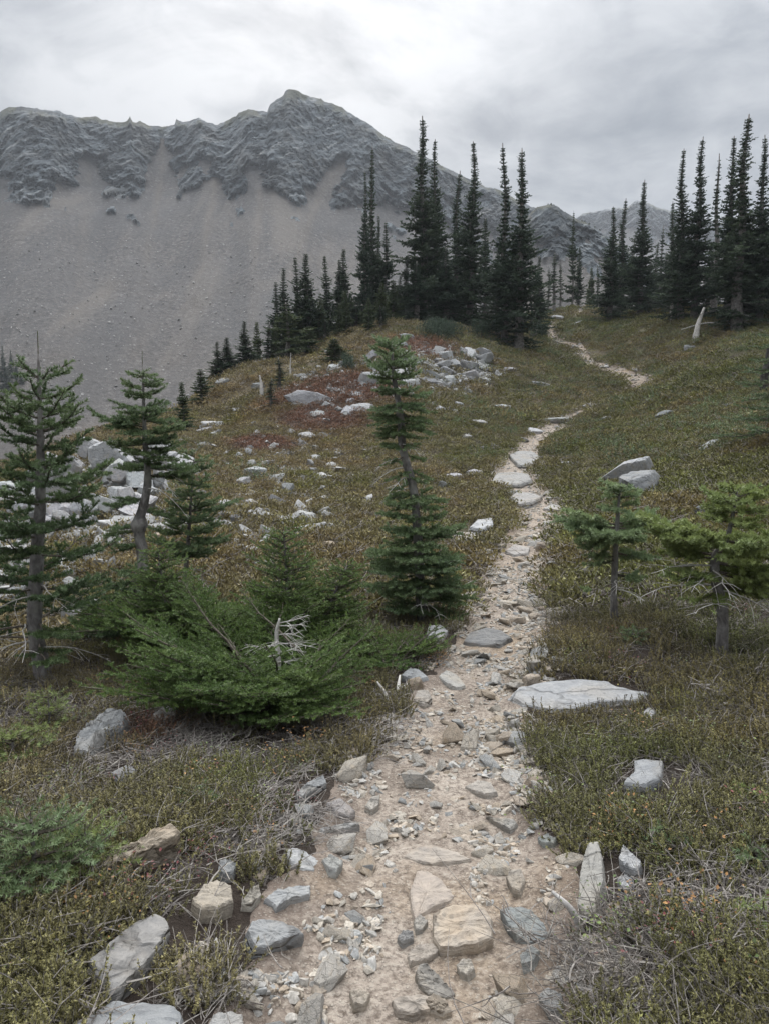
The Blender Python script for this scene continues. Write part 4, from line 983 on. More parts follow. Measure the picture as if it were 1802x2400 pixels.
def slab(name, label, pts, hgt, col, thick=None, tilt=(0, 0), side_low=.06, seed=0, cat='rock', edge=.012, rough=.006, group=None):
    """a slab whose upper rim was surveyed in the photo; hgt: height of its upper face over the ground"""
    rng = np.random.default_rng(seed + 500); pts = np.array(pts, float)
    cx, cy = pts.mean(0); g = hit(cx, cy, hgt); nrm = normal_at(g[0], g[1], .2); nrm = norm(nrm + np.array([tilt[0], tilt[1], 0]))
    r = rayd(pts[:, 0], pts[:, 1]); o = np.array([0, 0, EYE]); tt = ((g - o) @ nrm) / (r @ nrm); W = o + r * tt[:, None]
    ex = norm(np.cross(np.array([0, 1.0, 0]), nrm)); ey = np.cross(nrm, ex)
    q = np.stack([(W - g) @ ex, (W - g) @ ey], -1)
    if (q[:, 0] * np.roll(q[:, 1], -1) - np.roll(q[:, 0], -1) * q[:, 1]).sum() < 0: q = q[::-1]
    per = np.concatenate([q, q[:1]]); sl = np.concatenate([[0], np.cumsum(np.linalg.norm(np.diff(per, axis=0), axis=1))])
    n = 84; u = np.linspace(0, sl[-1], n, endpoint=False); ring = np.stack([np.interp(u, sl, per[:, 0]), np.interp(u, sl, per[:, 1])], -1)
    sizec = math.sqrt(abs((q[:, 0] * np.roll(q[:, 1], -1) - np.roll(q[:, 0], -1) * q[:, 1]).sum()) / 2)
    edge = min(edge, .05 * sizec)
    cen = ring.mean(0); ring = cen + (ring - cen) * (1 + .035 * fbm(np.concatenate([ring / sizec * 5, np.full((n, 1), seed * 1.7)], 1), 3))[:, None]
    th = thick or (hgt + side_low); V = []
    levels = [(-th, 1.0), (-th * .72, 1.03), (-th * .5, .995), (-th * .3, 1.02), (-edge * 1.5, 1.0), (-edge * .4, 1 - edge * .9 / sizec), (0, 1 - edge * 2.6 / sizec)] + [(0, s) for s in (.86, .72, .56, .4, .24, .1)]
    for z, s in levels:
        p = cen + (ring - cen) * s; js = fbm(np.concatenate([p / sizec * 6, np.full((n, 1), z * 55 + seed)], 1), 3)
        k = (1 + .03 * js) if z < -edge * 1.2 else np.ones(n)
        p = cen + (p - cen) * k[:, None]
        zz = z + (rough * fbm(np.concatenate([p / sizec * np.array([3, 7]), np.full((n, 1), seed + 9.0)], 1), 4) + rough * .7 * ridged(np.concatenate([p / sizec * np.array([1.2, 4]), np.full((n, 1), seed + 3.0)], 1), 3) * .5) * (1 if z > -edge else 0)
        V.append(np.stack([p[:, 0], p[:, 1], zz * np.ones(n)], -1))
    nl = len(levels); V = np.concatenate(V + [np.array([[cen[0], cen[1], 0.0]])])
    i = np.arange(nl - 1)[:, None] * n; j = np.arange(n)[None]; j2 = (j + 1) % n
    F = np.stack([i + j, i + j2, i + n + j2, i + n + j], -1).reshape(-1, 4); F = np.concatenate([F[:, [0, 1, 2]], F[:, [0, 2, 3]]])
    F = np.concatenate([F, np.stack([(nl - 1) * n + np.arange(n), (nl - 1) * n + (np.arange(n) + 1) % n, np.full(n, nl * n)], -1)])
    ob = link(name, mk_mesh(name, V, F, [M_ROCK], None, False))
    ob.matrix_world = Matrix(((ex[0], ey[0], nrm[0], g[0]), (ex[1], ey[1], nrm[1], g[1]), (ex[2], ey[2], nrm[2], g[2]), (0, 0, 0, 1)))
    mc = sum(col) / 3; ob.color = (*[(mc + (v - mc) * .72) * .78 for v in col], 1); tag(ob, label, cat, group)
    c3 = g + ex * cen[0] + ey * cen[1]; ROCKDISK.append((c3[0], c3[1], np.linalg.norm(ring - cen, axis=1).min() * 1.0))
    ROCKPOLY.append(np.stack([g[0] + ex[0] * ring[:, 0] + ey[0] * ring[:, 1], g[1] + ex[1] * ring[:, 0] + ey[1] * ring[:, 1]], -1))
    return ob
ROCKPOLY = []
slab('boulder', 'large squarish beige boulder set in the trail, nearest big stone', [(934,2025),(934,1975),(952,1962),(985,1956),(1040,1952),(1063,1985),(1064,2022),(1030,2040),(985,2048),(950,2045)], .053, (.46,.385,.30), seed=1, edge=.03, rough=.008, tilt=(0,-.18))
slab('rock_slab', 'wedge shaped beige slab just above the squarish boulder', [(884,1922),(900,1880),(925,1879),(955,1900),(984,1936),(970,1948),(930,1962),(895,1988),(888,1960)], .019, (.44,.36,.285), seed=2, edge=.015)
slab('rock_slab', 'blue grey layered block beside the squarish boulder', [(1078,1962),(1100,1957),(1142,1962),(1175,1994),(1187,2024),(1172,2034),(1140,2038),(1118,2026),(1092,1990)], .031, (.235,.255,.25), seed=3, edge=.012, tilt=(.1,-.12))
slab('rock_slab', 'thick grey block with a sharp point lying at the heath edge', [(533,2010),(545,1990),(560,1985),(612,1990),(640,2005),(661,2018),(640,2022),(600,2035),(575,2050),(552,2048)], .046, (.30,.305,.305), seed=4, edge=.012, tilt=(.12,-.15))
slab('rock_slab', 'thin pale slab with a notched edge above the pointed grey block', [(572,1942),(600,1920),(640,1915),(672,1914),(670,1934),(630,1940),(598,1962),(590,1950)], .022, (.37,.375,.37), seed=5, edge=.008)
slab('rock_slab', 'shield shaped grey brown slab tilted in the trail below the squarish boulder', [(897,2100),(905,2082),(920,2080),(950,2110),(985,2150),(960,2156),(925,2148),(905,2125)], .025, (.33,.295,.245), seed=6, tilt=(.05,-.3))
slab('rock', 'small tan stone at the bottom of the trail below the shield shaped slab', [(918,2162),(935,2146),(960,2158),(975,2182),(955,2190),(930,2180)], .022, (.42,.34,.25), seed=7)
slab('rock_slab', 'long smooth grey slab with fine cracks lying in the heath', [(192,2072),(240,2030),(300,1985),(338,1971),(360,1978),(367,2000),(352,2035),(310,2085),(262,2130),(240,2139),(228,2120)], .062, (.30,.285,.265), seed=8, edge=.010, rough=.004)
slab('rock_slab', 'broad grey slab at the bottom edge under the long smooth slab', [(140,2225),(195,2188),(240,2162),(300,2165),(368,2166),(396,2188),(394,2240),(300,2260),(180,2262)], .043, (.29,.30,.305), seed=9)
slab('rock_slab', 'pale slab cut by the bottom edge next to the broad grey slab', [(440,2240),(460,2192),(500,2184),(525,2190),(530,2240),(480,2260)], .031, (.37,.36,.34), seed=10)
slab('rock_slab', 'long tan layered slab like a plank lying aslant in the heath', [(213,1868),(255,1838),(330,1795),(372,1780),(389,1792),(380,1806),(330,1832),(270,1862),(235,1875)], .093, (.40,.32,.225), seed=11, edge=.02, rough=.012, tilt=(.0,-.3))
slab('rock', 'pale tan block half hidden by heather left of the trail', [(415,1945),(440,1910),(470,1899),(500,1915),(505,1945),(470,1960),(435,1962)], .056, (.42,.355,.265), seed=12, edge=.02)
slab('rock', 'small grey cube shaped stone at the heath edge', [(471,1880),(475,1858),(500,1854),(511,1868),(505,1884),(485,1888)], .037, (.27,.275,.27), seed=13)
slab('rock', 'cream stone beside the pale tan block', [(522,1950),(545,1915),(560,1912),(565,1935),(545,1952)], .031, (.42,.38,.31), seed=14)
slab('rock_slab', 'white crusted slab flaking on the dirt left of the trail', [(616,1835),(640,1830),(665,1842),(690,1860),(680,1882),(650,1876),(628,1862)], .019, (.43,.43,.42), seed=15, edge=.006)
slab('rock', 'diamond shaped pale stone on the trail edge', [(695,1858),(715,1846),(742,1862),(728,1882),(712,1880)], .022, (.36,.355,.32), seed=16)
slab('rock_slab', 'slender pale splinter of rock left of the trail', [(688,1792),(720,1784),(770,1775),(778,1781),(750,1790),(700,1798)], .022, (.36,.35,.33), seed=17, edge=.006)
slab('rock', 'mauve grey flat rock above the slender splinter', [(705,1735),(735,1724),(768,1752),(755,1762),(728,1755)], .019, (.30,.275,.265), seed=18)
slab('rock', 'upright tan chip left of the trail beside the mauve flat rock', [(788,1742),(803,1722),(821,1716),(818,1740),(805,1750)], .031, (.41,.37,.31), seed=19)
slab('rock_slab', 'low flat beige rock across the trail centre, wedge upwards', [(870,1850),(890,1832),(930,1824),(985,1840),(1020,1858),(975,1862),(915,1868)], .012, (.42,.355,.285), seed=20, edge=.01)
slab('rock', 'pale wedge half buried in the upper trail', [(1003,1700),(1030,1685),(1060,1690),(1074,1712),(1050,1716),(1020,1708)], .025, (.41,.36,.30), seed=21, edge=.015)
slab('rock_slab', 'grey plate with a dark front on the right half of the trail', [(1048,1764),(1075,1768),(1110,1770),(1118,1780),(1100,1790),(1075,1778)], .025, (.34,.32,.285), seed=22, edge=.008)
slab('rock', 'rounded tan cobble at the right of the trail below the green grey stone', [(1092,1895),(1105,1880),(1125,1878),(1134,1900),(1122,1925),(1105,1920)], .025, (.40,.345,.275), seed=23, edge=.02)
slab('rock', 'green grey stone on the right trail edge', [(1160,1812),(1180,1802),(1202,1812),(1195,1822),(1170,1822)], .022, (.29,.31,.29), seed=24)
slab('rock', 'grey teal triangular stone among gravel right of the trail', [(1122,2065),(1150,2042),(1165,2055),(1148,2078),(1125,2085)], .025, (.33,.335,.31), seed=25)
slab('rock', 'pale rounded stone below the squarish boulder', [(985,2085),(1000,2072),(1018,2075),(1024,2092),(1008,2106),(992,2100)], .025, (.41,.37,.31), seed=26)
slab('rock', 'dark grey chip left of the squarish boulder', [(858,2025),(872,2010),(892,2012),(893,2028),(870,2036)], .019, (.27,.26,.245), seed=27)
slab('rock', 'light triangular chip left of the squarish boulder', [(893,1990),(908,1975),(924,1992),(912,2008),(898,2008)], .019, (.42,.38,.32), seed=28)
slab('rock_slab', 'flat tan slab half sunk in the dirt left of the shield shaped slab', [(880,2060),(905,2040),(955,2033),(962,2044),(930,2068),(885,2082)], .019, (.38,.32,.255), seed=29)
slab('rock', 'squarish tan stone near the bottom left of the trail', [(755,2140),(785,2136),(800,2146),(790,2168),(765,2172)], .025, (.41,.345,.265), seed=30)
slab('rock', 'grey slate lump on the lower right gravel', [(1160,2150),(1185,2135),(1212,2148),(1210,2180),(1180,2182)], .025, (.25,.255,.255), seed=31)
slab('rock_slab', 'broken beige ledge at the bottom of the trail', [(845,2160),(890,2150),(938,2152),(935,2180),(890,2190),(860,2185)], .022, (.41,.345,.275), seed=32)
slab('boulder', 'grey layered boulder with a rounded back in the heath left of the hemlock', [(156,1632),(165,1595),(195,1560),(235,1538),(262,1534),(277,1545),(262,1565),(225,1590),(190,1628)], .068, (.28,.285,.285), seed=33, edge=.05, rough=.03, tilt=(-.15,-.1))
slab('rock', 'pale rock between red leaves left of the hemlock', [(325,1545),(350,1528),(385,1522),(380,1545),(350,1560)], .037, (.40,.39,.38), seed=34)
slab('rock_slab', 'grey slab under the layered boulder in bare heath', [(240,1668),(275,1652),(298,1665),(290,1682),(255,1684)], .031, (.24,.245,.25), seed=35)
slab('rock_slab', 'big flat grey slab lying across the heath right of the trail', [(1102,1502),(1118,1482),(1170,1472),(1250,1467),(1310,1470),(1340,1484),(1405,1498),(1370,1512),(1300,1516),(1240,1530),(1180,1532),(1130,1520)], .046, (.34,.345,.35), seed=36, edge=.015, rough=.006)
slab('rock', 'grey rock peeking through heather below the big flat slab', [(1345,1690),(1370,1668),(1368,1642),(1400,1640),(1432,1642),(1428,1675),(1395,1695)], .043, (.28,.29,.30), seed=37)
slab('rock_slab', 'long narrow pale slab pointing uphill at the heath edge beside the trail', [(1246,1955),(1252,1880),(1268,1820),(1292,1815),(1300,1850),(1304,1900),(1285,1960),(1262,1968)], .062, (.33,.315,.28), seed=38, edge=.02)
slab('rock', 'white jagged rock in heather beside the long narrow slab', [(1335,1855),(1345,1825),(1360,1840),(1385,1862),(1375,1880),(1350,1868)], .043, (.42,.42,.42), seed=39)
slab('rock', 'small white stone in heather below the jagged white rock', [(1332,1900),(1350,1890),(1368,1900),(1360,1918),(1340,1915)], .037, (.43,.43,.43), seed=40)
slab('rock', 'pale rock poking from heather just right of the big flat slab', [(1388,1540),(1400,1528),(1417,1538),(1408,1550)], .031, (.40,.40,.40), seed=41)
slab('boulder', 'grey boulder lying across the trail above its straight stretch', [(998,1385),(1015,1365),(1050,1354),(1085,1360),(1106,1378),(1080,1392),(1040,1392)], .056, (.25,.245,.235), seed=42, edge=.05, tilt=(0,-.3))
slab('rock', 'pale grey rock on the trail bank beside the low conifer shrub', [(920,1372),(925,1352),(950,1348),(968,1362),(955,1376)], .050, (.40,.395,.385), seed=43)
slab('rock_slab', 'pale slab tilted along the left trail bank', [(945,1460),(965,1446),(990,1460),(1006,1482),(985,1486),(960,1472)], .031, (.39,.37,.33), seed=44)
slab('rock', 'grey rock left of the tilted bank slab', [(865,1458),(885,1442),(905,1446),(925,1462),(900,1468)], .031, (.30,.31,.315), seed=45)
slab('rock', 'rounded tan rock on the bank under the tilted slab', [(893,1510),(900,1492),(925,1490),(933,1508),(915,1522)], .031, (.38,.335,.28), seed=46)
slab('rock_slab', 'flat grey rock half covered by heather left of the trail', [(640,1712),(665,1690),(700,1674),(706,1690),(680,1705),(655,1722)], .037, (.27,.275,.275), seed=47)
slab('rock_slab', 'large flat stepping slab where the trail bends left', [(1098,982),(1115,973),(1150,973),(1166,985),(1160,1002),(1120,1004)], .099, (.29,.285,.27), seed=48, edge=.04)
slab('rock_slab', 'stone step below the bend, widest of the steps', [(1060,1036),(1072,1020),(1110,1018),(1142,1022),(1150,1036),(1120,1046),(1080,1046)], .124, (.30,.29,.27), seed=49, edge=.05)
slab('rock_slab', 'broken stone step at the top of the straight trail stretch', [(1100,1072),(1118,1060),(1150,1064),(1172,1072),(1150,1084),(1120,1088)], .074, (.32,.305,.285), seed=50, edge=.03)
slab('rock_slab', 'small flat slab right of the broken step', [(1172,1098),(1190,1088),(1216,1092),(1210,1102)], .031, (.39,.37,.34), seed=51)
slab('rock', 'pile of flat stones in the middle of the straight trail stretch', [(1090,1190),(1110,1175),(1145,1180),(1140,1195),(1110,1198)], .037, (.36,.33,.30), seed=52)
slab('rock_slab', 'white slab beside the trail above its straight stretch', [(1013,1138),(1030,1122),(1062,1117),(1066,1132),(1040,1142)], .074, (.42,.43,.44), seed=53, edge=.03)
slab('rock_slab', 'buried tan slab edge next to the white slab', [(965,1158),(985,1148),(1020,1150),(1040,1160),(990,1166)], .037, (.34,.31,.28), seed=54)

R_ = rock
R_(1358,1042,112,'pale angular boulder, rear one of the twin boulders right of the trail',PALE,.62,.7,mesh=BIG[0],rz=.5)
R_(1408,1063,128,'rounded grey boulder, front one of the twin boulders right of the trail',GREY,.55,.8,mesh=BIG[1],rz=.2)
R_(1522,1112,36,'dark upright rock behind the yellow green fir',DARK,.8,.6)
R_(1260,1060,24,'small white rock left of the twin boulders',PALE,.6)
R_(572,1228,42,'white pointed rock in brown heath behind the hemlock sapling',PALE,.55,mesh=BIG[2])
R_(1086,886,36,'white block alone on the heath left of the upper trail',(.45,.46,.47),.55,rz=0,mesh=BIG[3])
R_(550,1032,50,'tall pale block on the brown slope',PALE,.75,mesh=BIG[3],rz=.3)
R_(650,1122,68,'long pale flat rock on the brown slope',PALE,.35,.6,rz=.25)
R_(665,948,42,'pale slab on the slope below the red heath',PALE,.5)
R_(668,872,82,'large grey boulder in the red heath by the knoll',GREY,.55,.8,mesh=BIG[1],rz=2.6)
R_(786,888,62,'white slab with a sloping face in the red heath',PALE,.38,.7,rz=-.2)
R_(776,862,46,'grey slab behind the white sloping slab',GREY,.4)
R_(688,897,36,'small white slab left in the red heath',PALE,.3)
R_(748,892,36,'white pointed slab in the middle of the red heath',PALE,.45)
R_(462,925,60,'pale slab on the slope edge above the near firs',PALE,.4)
R_(445,935,50,'white slab end of the row on the slope edge',PALE,.35)
R_(511,893,28,'small white boulder above the row on the slope edge',PALE,.6)
R_(500,905,20,'small rock below the white boulder on the slope edge',PALE,.6)
R_(480,832,30,'pale boulder at the foot of the fir pair on the lip',GREY,.6)
R_(558,840,30,'grey boulder by the dead stub on the heath',GREY,.7)
R_(505,1100,60,'flat white rock with an orange stain on the slope',PALE,.4)
R_(540,1092,40,'pale rock beside the orange stained rock',PALE,.4)
R_(595,1070,36,'slanted pale rock in the brown slope above the long flat rock',PALE,.4)
R_(680,995,30,'small pale rock in the brown heath above the waisted fir',PALE,.5,rz=.6)
R_(700,1035,44,'slanting pale stone on the brown slope near the waisted fir',PALE,.35,rz=.7)
R_(540,1162,44,'low pale rock above the white pointed rock',PALE,.4)
R_(712,1180,30,'pink grey stone in the brown heath',TAN,.5)
R_(715,1165,26,'flat brown stone above the pink grey stone',TAN,.35)
R_(980,1040,44,'left rock of the row beside the stone steps',PALE,.6)
R_(1020,1032,50,'right rock of the row beside the stone steps',PALE,.5)
R_(960,1050,24,'small grey rock at the end of the row beside the steps',GREY,.6)
R_(1035,918,34,'pale rock on the heath between white block and bend',PALE,.5)
R_(1010,950,26,'upright pale rock left of the bend',PALE,.7)
R_(1130,955,24,'small rock at the left edge of the bend',GREY,.6)
R_(1200,915,80,'long flat rock along the upper trail',PALE,.25,.5,rz=-.35)
R_(1155,935,40,'low flat rock where the upper trail begins',PALE,.3)
R_(1175,835,70,'long thin grey slab like a log on the upper heath',GREY,.22,.35,rz=.65)
R_(1095,803,22,'left one of a pair of small boulders on the upper heath',GREY,.6)
R_(1105,801,20,'right one of a pair of small boulders on the upper heath',PALE,.6)
R_(1435,905,34,'dark rock with a notch on the right heath',DARK,.7)
R_(1400,920,24,'low dark rock left of the notched dark rock',DARK,.5)
R_(1468,918,24,'pale grey low rock right of the notched dark rock',GREY,.4)
R_(1530,970,60,'long grey slab buried in the right heath',GREY,.22,.4,rz=.5)
R_(1495,965,20,'small grey stone by the buried slab',GREY,.6)
R_(1490,755,28,'grey slanted rock on the heath below the dead wood',GREY,.5,rz=.5)
R_(1242,750,18,'small flat stone at the trail bend near the twin firs',PALE,.35)
R_(1305,795,20,'stone at the lower trail crossing',PALE,.4)
R_(1230,1005,36,'flat grey rock right of the stone steps',GREY,.35)
R_(1310,905,22,'small grey rock in heath right of the upper trail',GREY,.4)
R_(1275,950,20,'grey stone right of the bend',GREY,.4)
R_(882,735,32,'grey boulder under the low juniper, left side',GREY,.8,mesh=BIG[1])
R_(1040,775,44,'large grey boulder at the upper end of the boulder field',GREY,.9,mesh=BIG[0])
R_(1008,775,38,'slanted grey boulder at the upper end of the boulder field',GREY,.9,mesh=BIG[2],rz=.8)
R_(1042,798,44,'white slab below the two upper boulders of the field',PALE,.4)
R_(802,838,56,'tall blocky grey boulder in front of the waisted fir top',GREY,.9,mesh=BIG[4])
R_(893,838,60,'smooth pale boulder at the lower edge of the boulder field',PALE,.55,mesh=BIG[1],rz=.4)
R_(930,820,46,'angular grey boulder in the middle of the boulder field',GREY,.7,mesh=BIG[0])
R_(945,836,64,'flat grey slab with a dark gap beneath in the boulder field',GREY,.25,.6)
R_(960,812,40,'leaning grey slab in the boulder field',GREY,.8,rz=1.0)
R_(1048,826,40,'white flat boulder at the trail end of the boulder field',PALE,.5)
R_(865,752,34,'boulder beside the waisted fir tip',GREY,.7)
R_(720,800,40,'pale flat rock by the small round fir',PALE,.45)
R_(990,878,26,'white rock below the boulder field',PALE,.6)
R_(950,888,26,'small white rock left below the boulder field',PALE,.6)
R_(1012,850,30,'lumpy white rock at the tail of the boulder field',PALE,.6)
R_(1000,856,22,'small lumpy rock beside the lumpy white rock',PALE,.6)
R_(560,1015,22,'small white stone behind the tall pale block',PALE,.6)
R_(1205,690,30,'grey boulder beside the trail at the gap',GREY,.5)
R_(1250,700,22,'small pale boulder where the trail meets the gap',PALE,.4)
R_(170,975,40,'pale rock on the lip behind the tall dark fir',PALE,.4)
R_(215,1020,44,'white block at the top of the rock pile behind the near firs',PALE,.8,mesh=BIG[3])
R_(285,1010,80,'largest white boulder crowning the rock pile behind the near firs',PALE,.6,mesh=BIG[0])
R_(268,1062,50,'tilted white boulder in the middle of the rock pile',PALE,.8,mesh=BIG[3])
R_(45,1120,90,'large pale boulder low in the rock pile behind the tall dark fir',PALE,.6,mesh=BIG[4])
R_(290,1125,90,'white slab at the lower end of the rock pile',PALE,.5,mesh=BIG[2])
R_(50,1290,60,'grey rounded rock behind the tall dark fir trunk',GREY,.6,mesh=BIG[1])
# heaps of alike blocks
def heap(n, cx, cy, rx, ry, smin, smax, what, where, group, seed, slope=0.0, cols=(PALE, GREY), lift=.2, ends=('left', 'right')):
    rr = np.random.default_rng(seed)
    for i in range(n):
        a = rr.random() * 6.28; k = math.sqrt(rr.random()); X = cx + rx * k * math.cos(a); Y = cy + ry * k * math.sin(a) + slope * (X - cx)
        u = rr.random(); s = smin + (smax - smin) * u ** 2.2; hr = .45 + .35 * rr.random(); col = cols[int(rr.random() ** 1.6 * len(cols))]
        size = 'small' if u < .35 else 'middling' if u < .75 else 'large'; shp = 'flat' if hr < .56 else 'angular' if hr < .68 else 'chunky'
        cn = 'pale' if col == PALE else 'tan' if col == TAN else 'dark' if col == DARK else 'grey'
        hx = k * math.cos(a); hy = k * math.sin(a); px_ = 'middle' if abs(hx) < .33 else ends[0] if hx < 0 else ends[1]; py_ = '' if abs(hy) < .33 else 'upper ' if hy < 0 else 'lower '
        o = rock(X, Y, s, f'{size} {shp} {cn} {what} in the {py_}{px_} of {where}' if px_ == 'middle' else f'{size} {shp} {cn} {what} at the {py_}{px_} of {where}', col, hr, .75, rr.random() * 6.28, .05, tilt=.5, group=group, name='rock'); o.location.z += lift * s / 1661 * 20 * rr.random() * (1 - k)
heap(72, 200, 1062, 190, 78, 26, 84, 'block', 'the pale rock pile', 'blocks of the pale rock pile', 401, -.1, (PALE, PALE, PALE, GREY), .8, ('near fir end', 'slope end'))
heap(22, 60, 1180, 90, 95, 22, 70, 'block', 'the rocks by the dark fir', 'low blocks of the pale rock pile', 402, ends=('edge', 'trunk side'))
heap(64, 940, 802, 125, 40, 14, 46, 'block', 'the boulder field', 'blocks of the boulder field', 403, -.12, (PALE, PALE, GREY), .5, ('knoll end', 'trail end'))
heap(28, 780, 820, 80, 60, 10, 34, 'stone', 'the red heath', 'stones of the red heath', 404, .1, ends=('knoll side', 'boulder side'))
heap(18, 720, 915, 70, 40, 7, 24, 'stone', 'the slope below the red heath', 'stones below the red heath', 405, -.1, ends=('lip side', 'fir side'))
heap(26, 590, 1060, 120, 110, 9, 36, 'stone', 'the brown slope', 'stones on the brown slope', 406, ends=('rock pile side', 'fir side'))
heap(14, 440, 935, 70, 40, 7, 24, 'stone', 'the slope edge', 'stones on the slope edge', 407, -.3, ends=('lower end', 'upper end'))
heap(12, 1060, 940, 110, 60, 6, 20, 'stone', 'the upper trail heath', 'stones beside the upper trail', 408, -.2, ends=('slope side', 'trail side'))
heap(12, 1450, 900, 170, 110, 6, 16, 'stone', 'the far heath', 'stones in the right heath', 409, -.1, (GREY, DARK), ends=('trail side', 'edge'))
heap(14, 990, 868, 60, 28, 6, 18, 'stone', 'the tail of the boulder field', 'stones below the boulder field', 410, ends=('fir side', 'trail side'))
heap(12, 380, 1190, 140, 60, 8, 26, 'stone', 'the ground behind the thicket', 'stones behind the thicket', 411, 0, (TAN, PALE), ends=('trunk side', 'slope side'))

# ------------------------------------------------------------------ dead wood
def dead_tree(name, label, base, P, R, limbs, seed, matl=None, twig=None):
    rng = np.random.default_rng(seed); root = thing(name, label, 'dead tree', base)
    mb, path = trunk_mesh(rng, P, R, 10); link('trunk', mb.mesh('trunk', [matl or M_DEAD], True), root)
    for (h, L, az, dr, n) in limbs:
        p = [np.interp(h, path[:, 2], path[:, j]) for j in range(2)] + [h]
        link('branch', dead_branch_mesh(rng, L * rng.uniform(.6, 1.0), dr + rng.normal(0, .15), n + 2, .0025 + .006 * L).mesh('branch', [matl or M_DEAD]), root, p, (0, 0, az))
    return root
bs = gp(600, 1535); sc = math.hypot(bs[0], bs[1]) / 1661 * 1.3
dead_tree('dead_sapling', 'bleached dead stub with curling twigs sticking out of the hemlock', bs, [(0, 0, 0), (.01, 0, 80 * sc), (.0, 0, 130 * sc), (.02, 0, 158 * sc)], [.018, .016, .013, .007],
    [(150 * sc, .2, .1, -.15, 7), (145 * sc, .24, -.2, .1, 8), (130 * sc, .27, .2, .3, 9), (115 * sc, .25, -.3, .25, 8), (110 * sc, .22, 3.0, .25, 7), (100 * sc, .24, .5, .3, 7), (95 * sc, .24, 3.5, .2, 6), (120 * sc, .2, 4.6, .3, 6), (85 * sc, .22, 5.5, .1, 6)], 601)
p = hit(1503, 735); s_ = math.hypot(p[0], p[1]) / 1661
dead_tree('tree_stump', 'white weathered stump leaning on the heath below the skyline firs', p, [(-.05, 0, -.2), (.08, 0, 30 * s_), (.34, 0, 64 * s_)], [.17, .11, .045], [(25 * s_, .5, .3, .9, 3), (12 * s_, .45, -.2, .5, 3)], 602)
p = hit(1545, 712)
dead_tree('fallen_branches', 'heap of grey fallen branches behind the white stump', p, [(-1.4, .6, .1), (-.4, .3, .35), (.6, 0, .3), (1.5, -.2, .05)], [.02, .035, .03, .015],
    [(.3, 1.5, a, dr, 6) for a, dr in ((.2, .1), (.8, .15), (3.3, .2), (2.6, .0), (5.6, .1), (-.2, -.2), (3.9, .1), (1.6, -.1), (2.2, -.3))], 603)
p = hit(1455, 700)
dead_tree('tree_stump', 'pale broken stump at the foot of the leaning fir pair', p, [(0, 0, -.2), (-.1, 0, .5), (-.12, 0, 1.2)], [.16, .12, .05], [(.6, .7, .2, .2, 4), (.9, .6, 2.8, -.1, 4), (.4, .8, 1, .3, 4)], 604)
M_CHAR = bark_mat('charred_wood', (.012, .012, .012), (.03, .028, .027), (.09, .085, .08), 14)
p = hit(1653, 850); s_ = math.hypot(p[0], p[1]) / 1661
dead_tree('charred_stump', 'charred black snag at the picture edge above the dark fir', p, [(0, 0, -.2), (-.05, 0, 30 * s_), (.04, 0, 55 * s_), (.06, 0, 88 * s_)], [.12, .11, .12, .06], [(60 * s_, .4, 1, .1, 2)], 605, M_CHAR)
p = hit(565, 868); s_ = math.hypot(p[0], p[1]) / 1661
dead_tree('dead_sapling', 'grey broken stub on the heath below the knoll', p, [(0, 0, -.2), (.02, 0, 30 * s_), (-.05, 0, 56 * s_)], [.09, .07, .02], [(35 * s_, .4, 2.6, .1, 4), (20 * s_, .4, .3, .3, 4)], 606)
p = hit(628, 815); s_ = math.hypot(p[0], p[1]) / 1661
dead_tree('dead_sapling', 'small spiky grey snag in the red heath under the knoll firs', p, [(0, 0, -.1), (0, 0, .5), (.03, 0, 1.0)], [.05, .03, .01], [(.3, .45, .5, .3, 5), (.5, .4, 3.3, .2, 5), (.35, .45, 4.6, .3, 5), (.6, .35, 5.6, 0, 5), (.45, .4, 2, .2, 5)], 607)
for (X, Y, dx, dy, lb) in ((842, 1520, -.08, .12, 'short weathered root snag on the left trail bank'), (858, 1508, .02, .16, 'taller weathered root snag on the left trail bank'), (1265, 2010, -.1, .05, 'twisted grey root at the right trail edge beside the layered block')):
    p = hit(X, Y); dead_tree('root_snag', lb, p, [(0, 0, -.04), (dx * .4, dy * .4, .05), (dx, dy, .10)], [.014, .012, .006], [(.04, .14, random.random() * 6, .2, 3)], 610 + X)
# ------------------------------------------------------------------ ground cover
def in_poly(x, y):
    out = np.zeros(len(x), bool)
    for p in ROCKPOLY:
        c = p.mean(0); p = p + (p - c) / np.maximum(np.linalg.norm(p - c, axis=1, keepdims=True), .01) * .085; r = np.linalg.norm(p - c, axis=1).max()
        k = np.where((np.abs(x - c[0]) < r) & (np.abs(y - c[1]) < r))[0]
        if len(k) == 0: continue
        a = p; b = np.roll(p, -1, 0); X = x[k][:, None]; Y = y[k][:, None]
        cr = ((a[:, 1] > Y) != (b[:, 1] > Y)) & (X < (b[:, 0] - a[:, 0]) * (Y - a[:, 1]) / (b[:, 1] - a[:, 1] + 1e-12) + a[:, 0])
        out[k] |= cr.sum(1) % 2 == 1
    return out
def off_rocks(x, y, k=1.0):
    ok = ~in_poly(x, y); R = np.array([r for r in ROCKDISK])
    for i in range(0, len(x), 20000):
        d = np.hypot(x[i:i + 20000, None] - R[:, 0], y[i:i + 20000, None] - R[:, 1]); ok[i:i + 20000] &= ~(d < R[:, 2] * .8 * k).any(1)
    return ok
LIB = {}
def lib(key, meshes):
    col = bpy.data.collections.new(key)
    for i, me in enumerate(meshes):
        o = bpy.data.objects.new(f'{key}_{i:02d}', me); col.objects.link(o)
    LIB[key] = col; return col
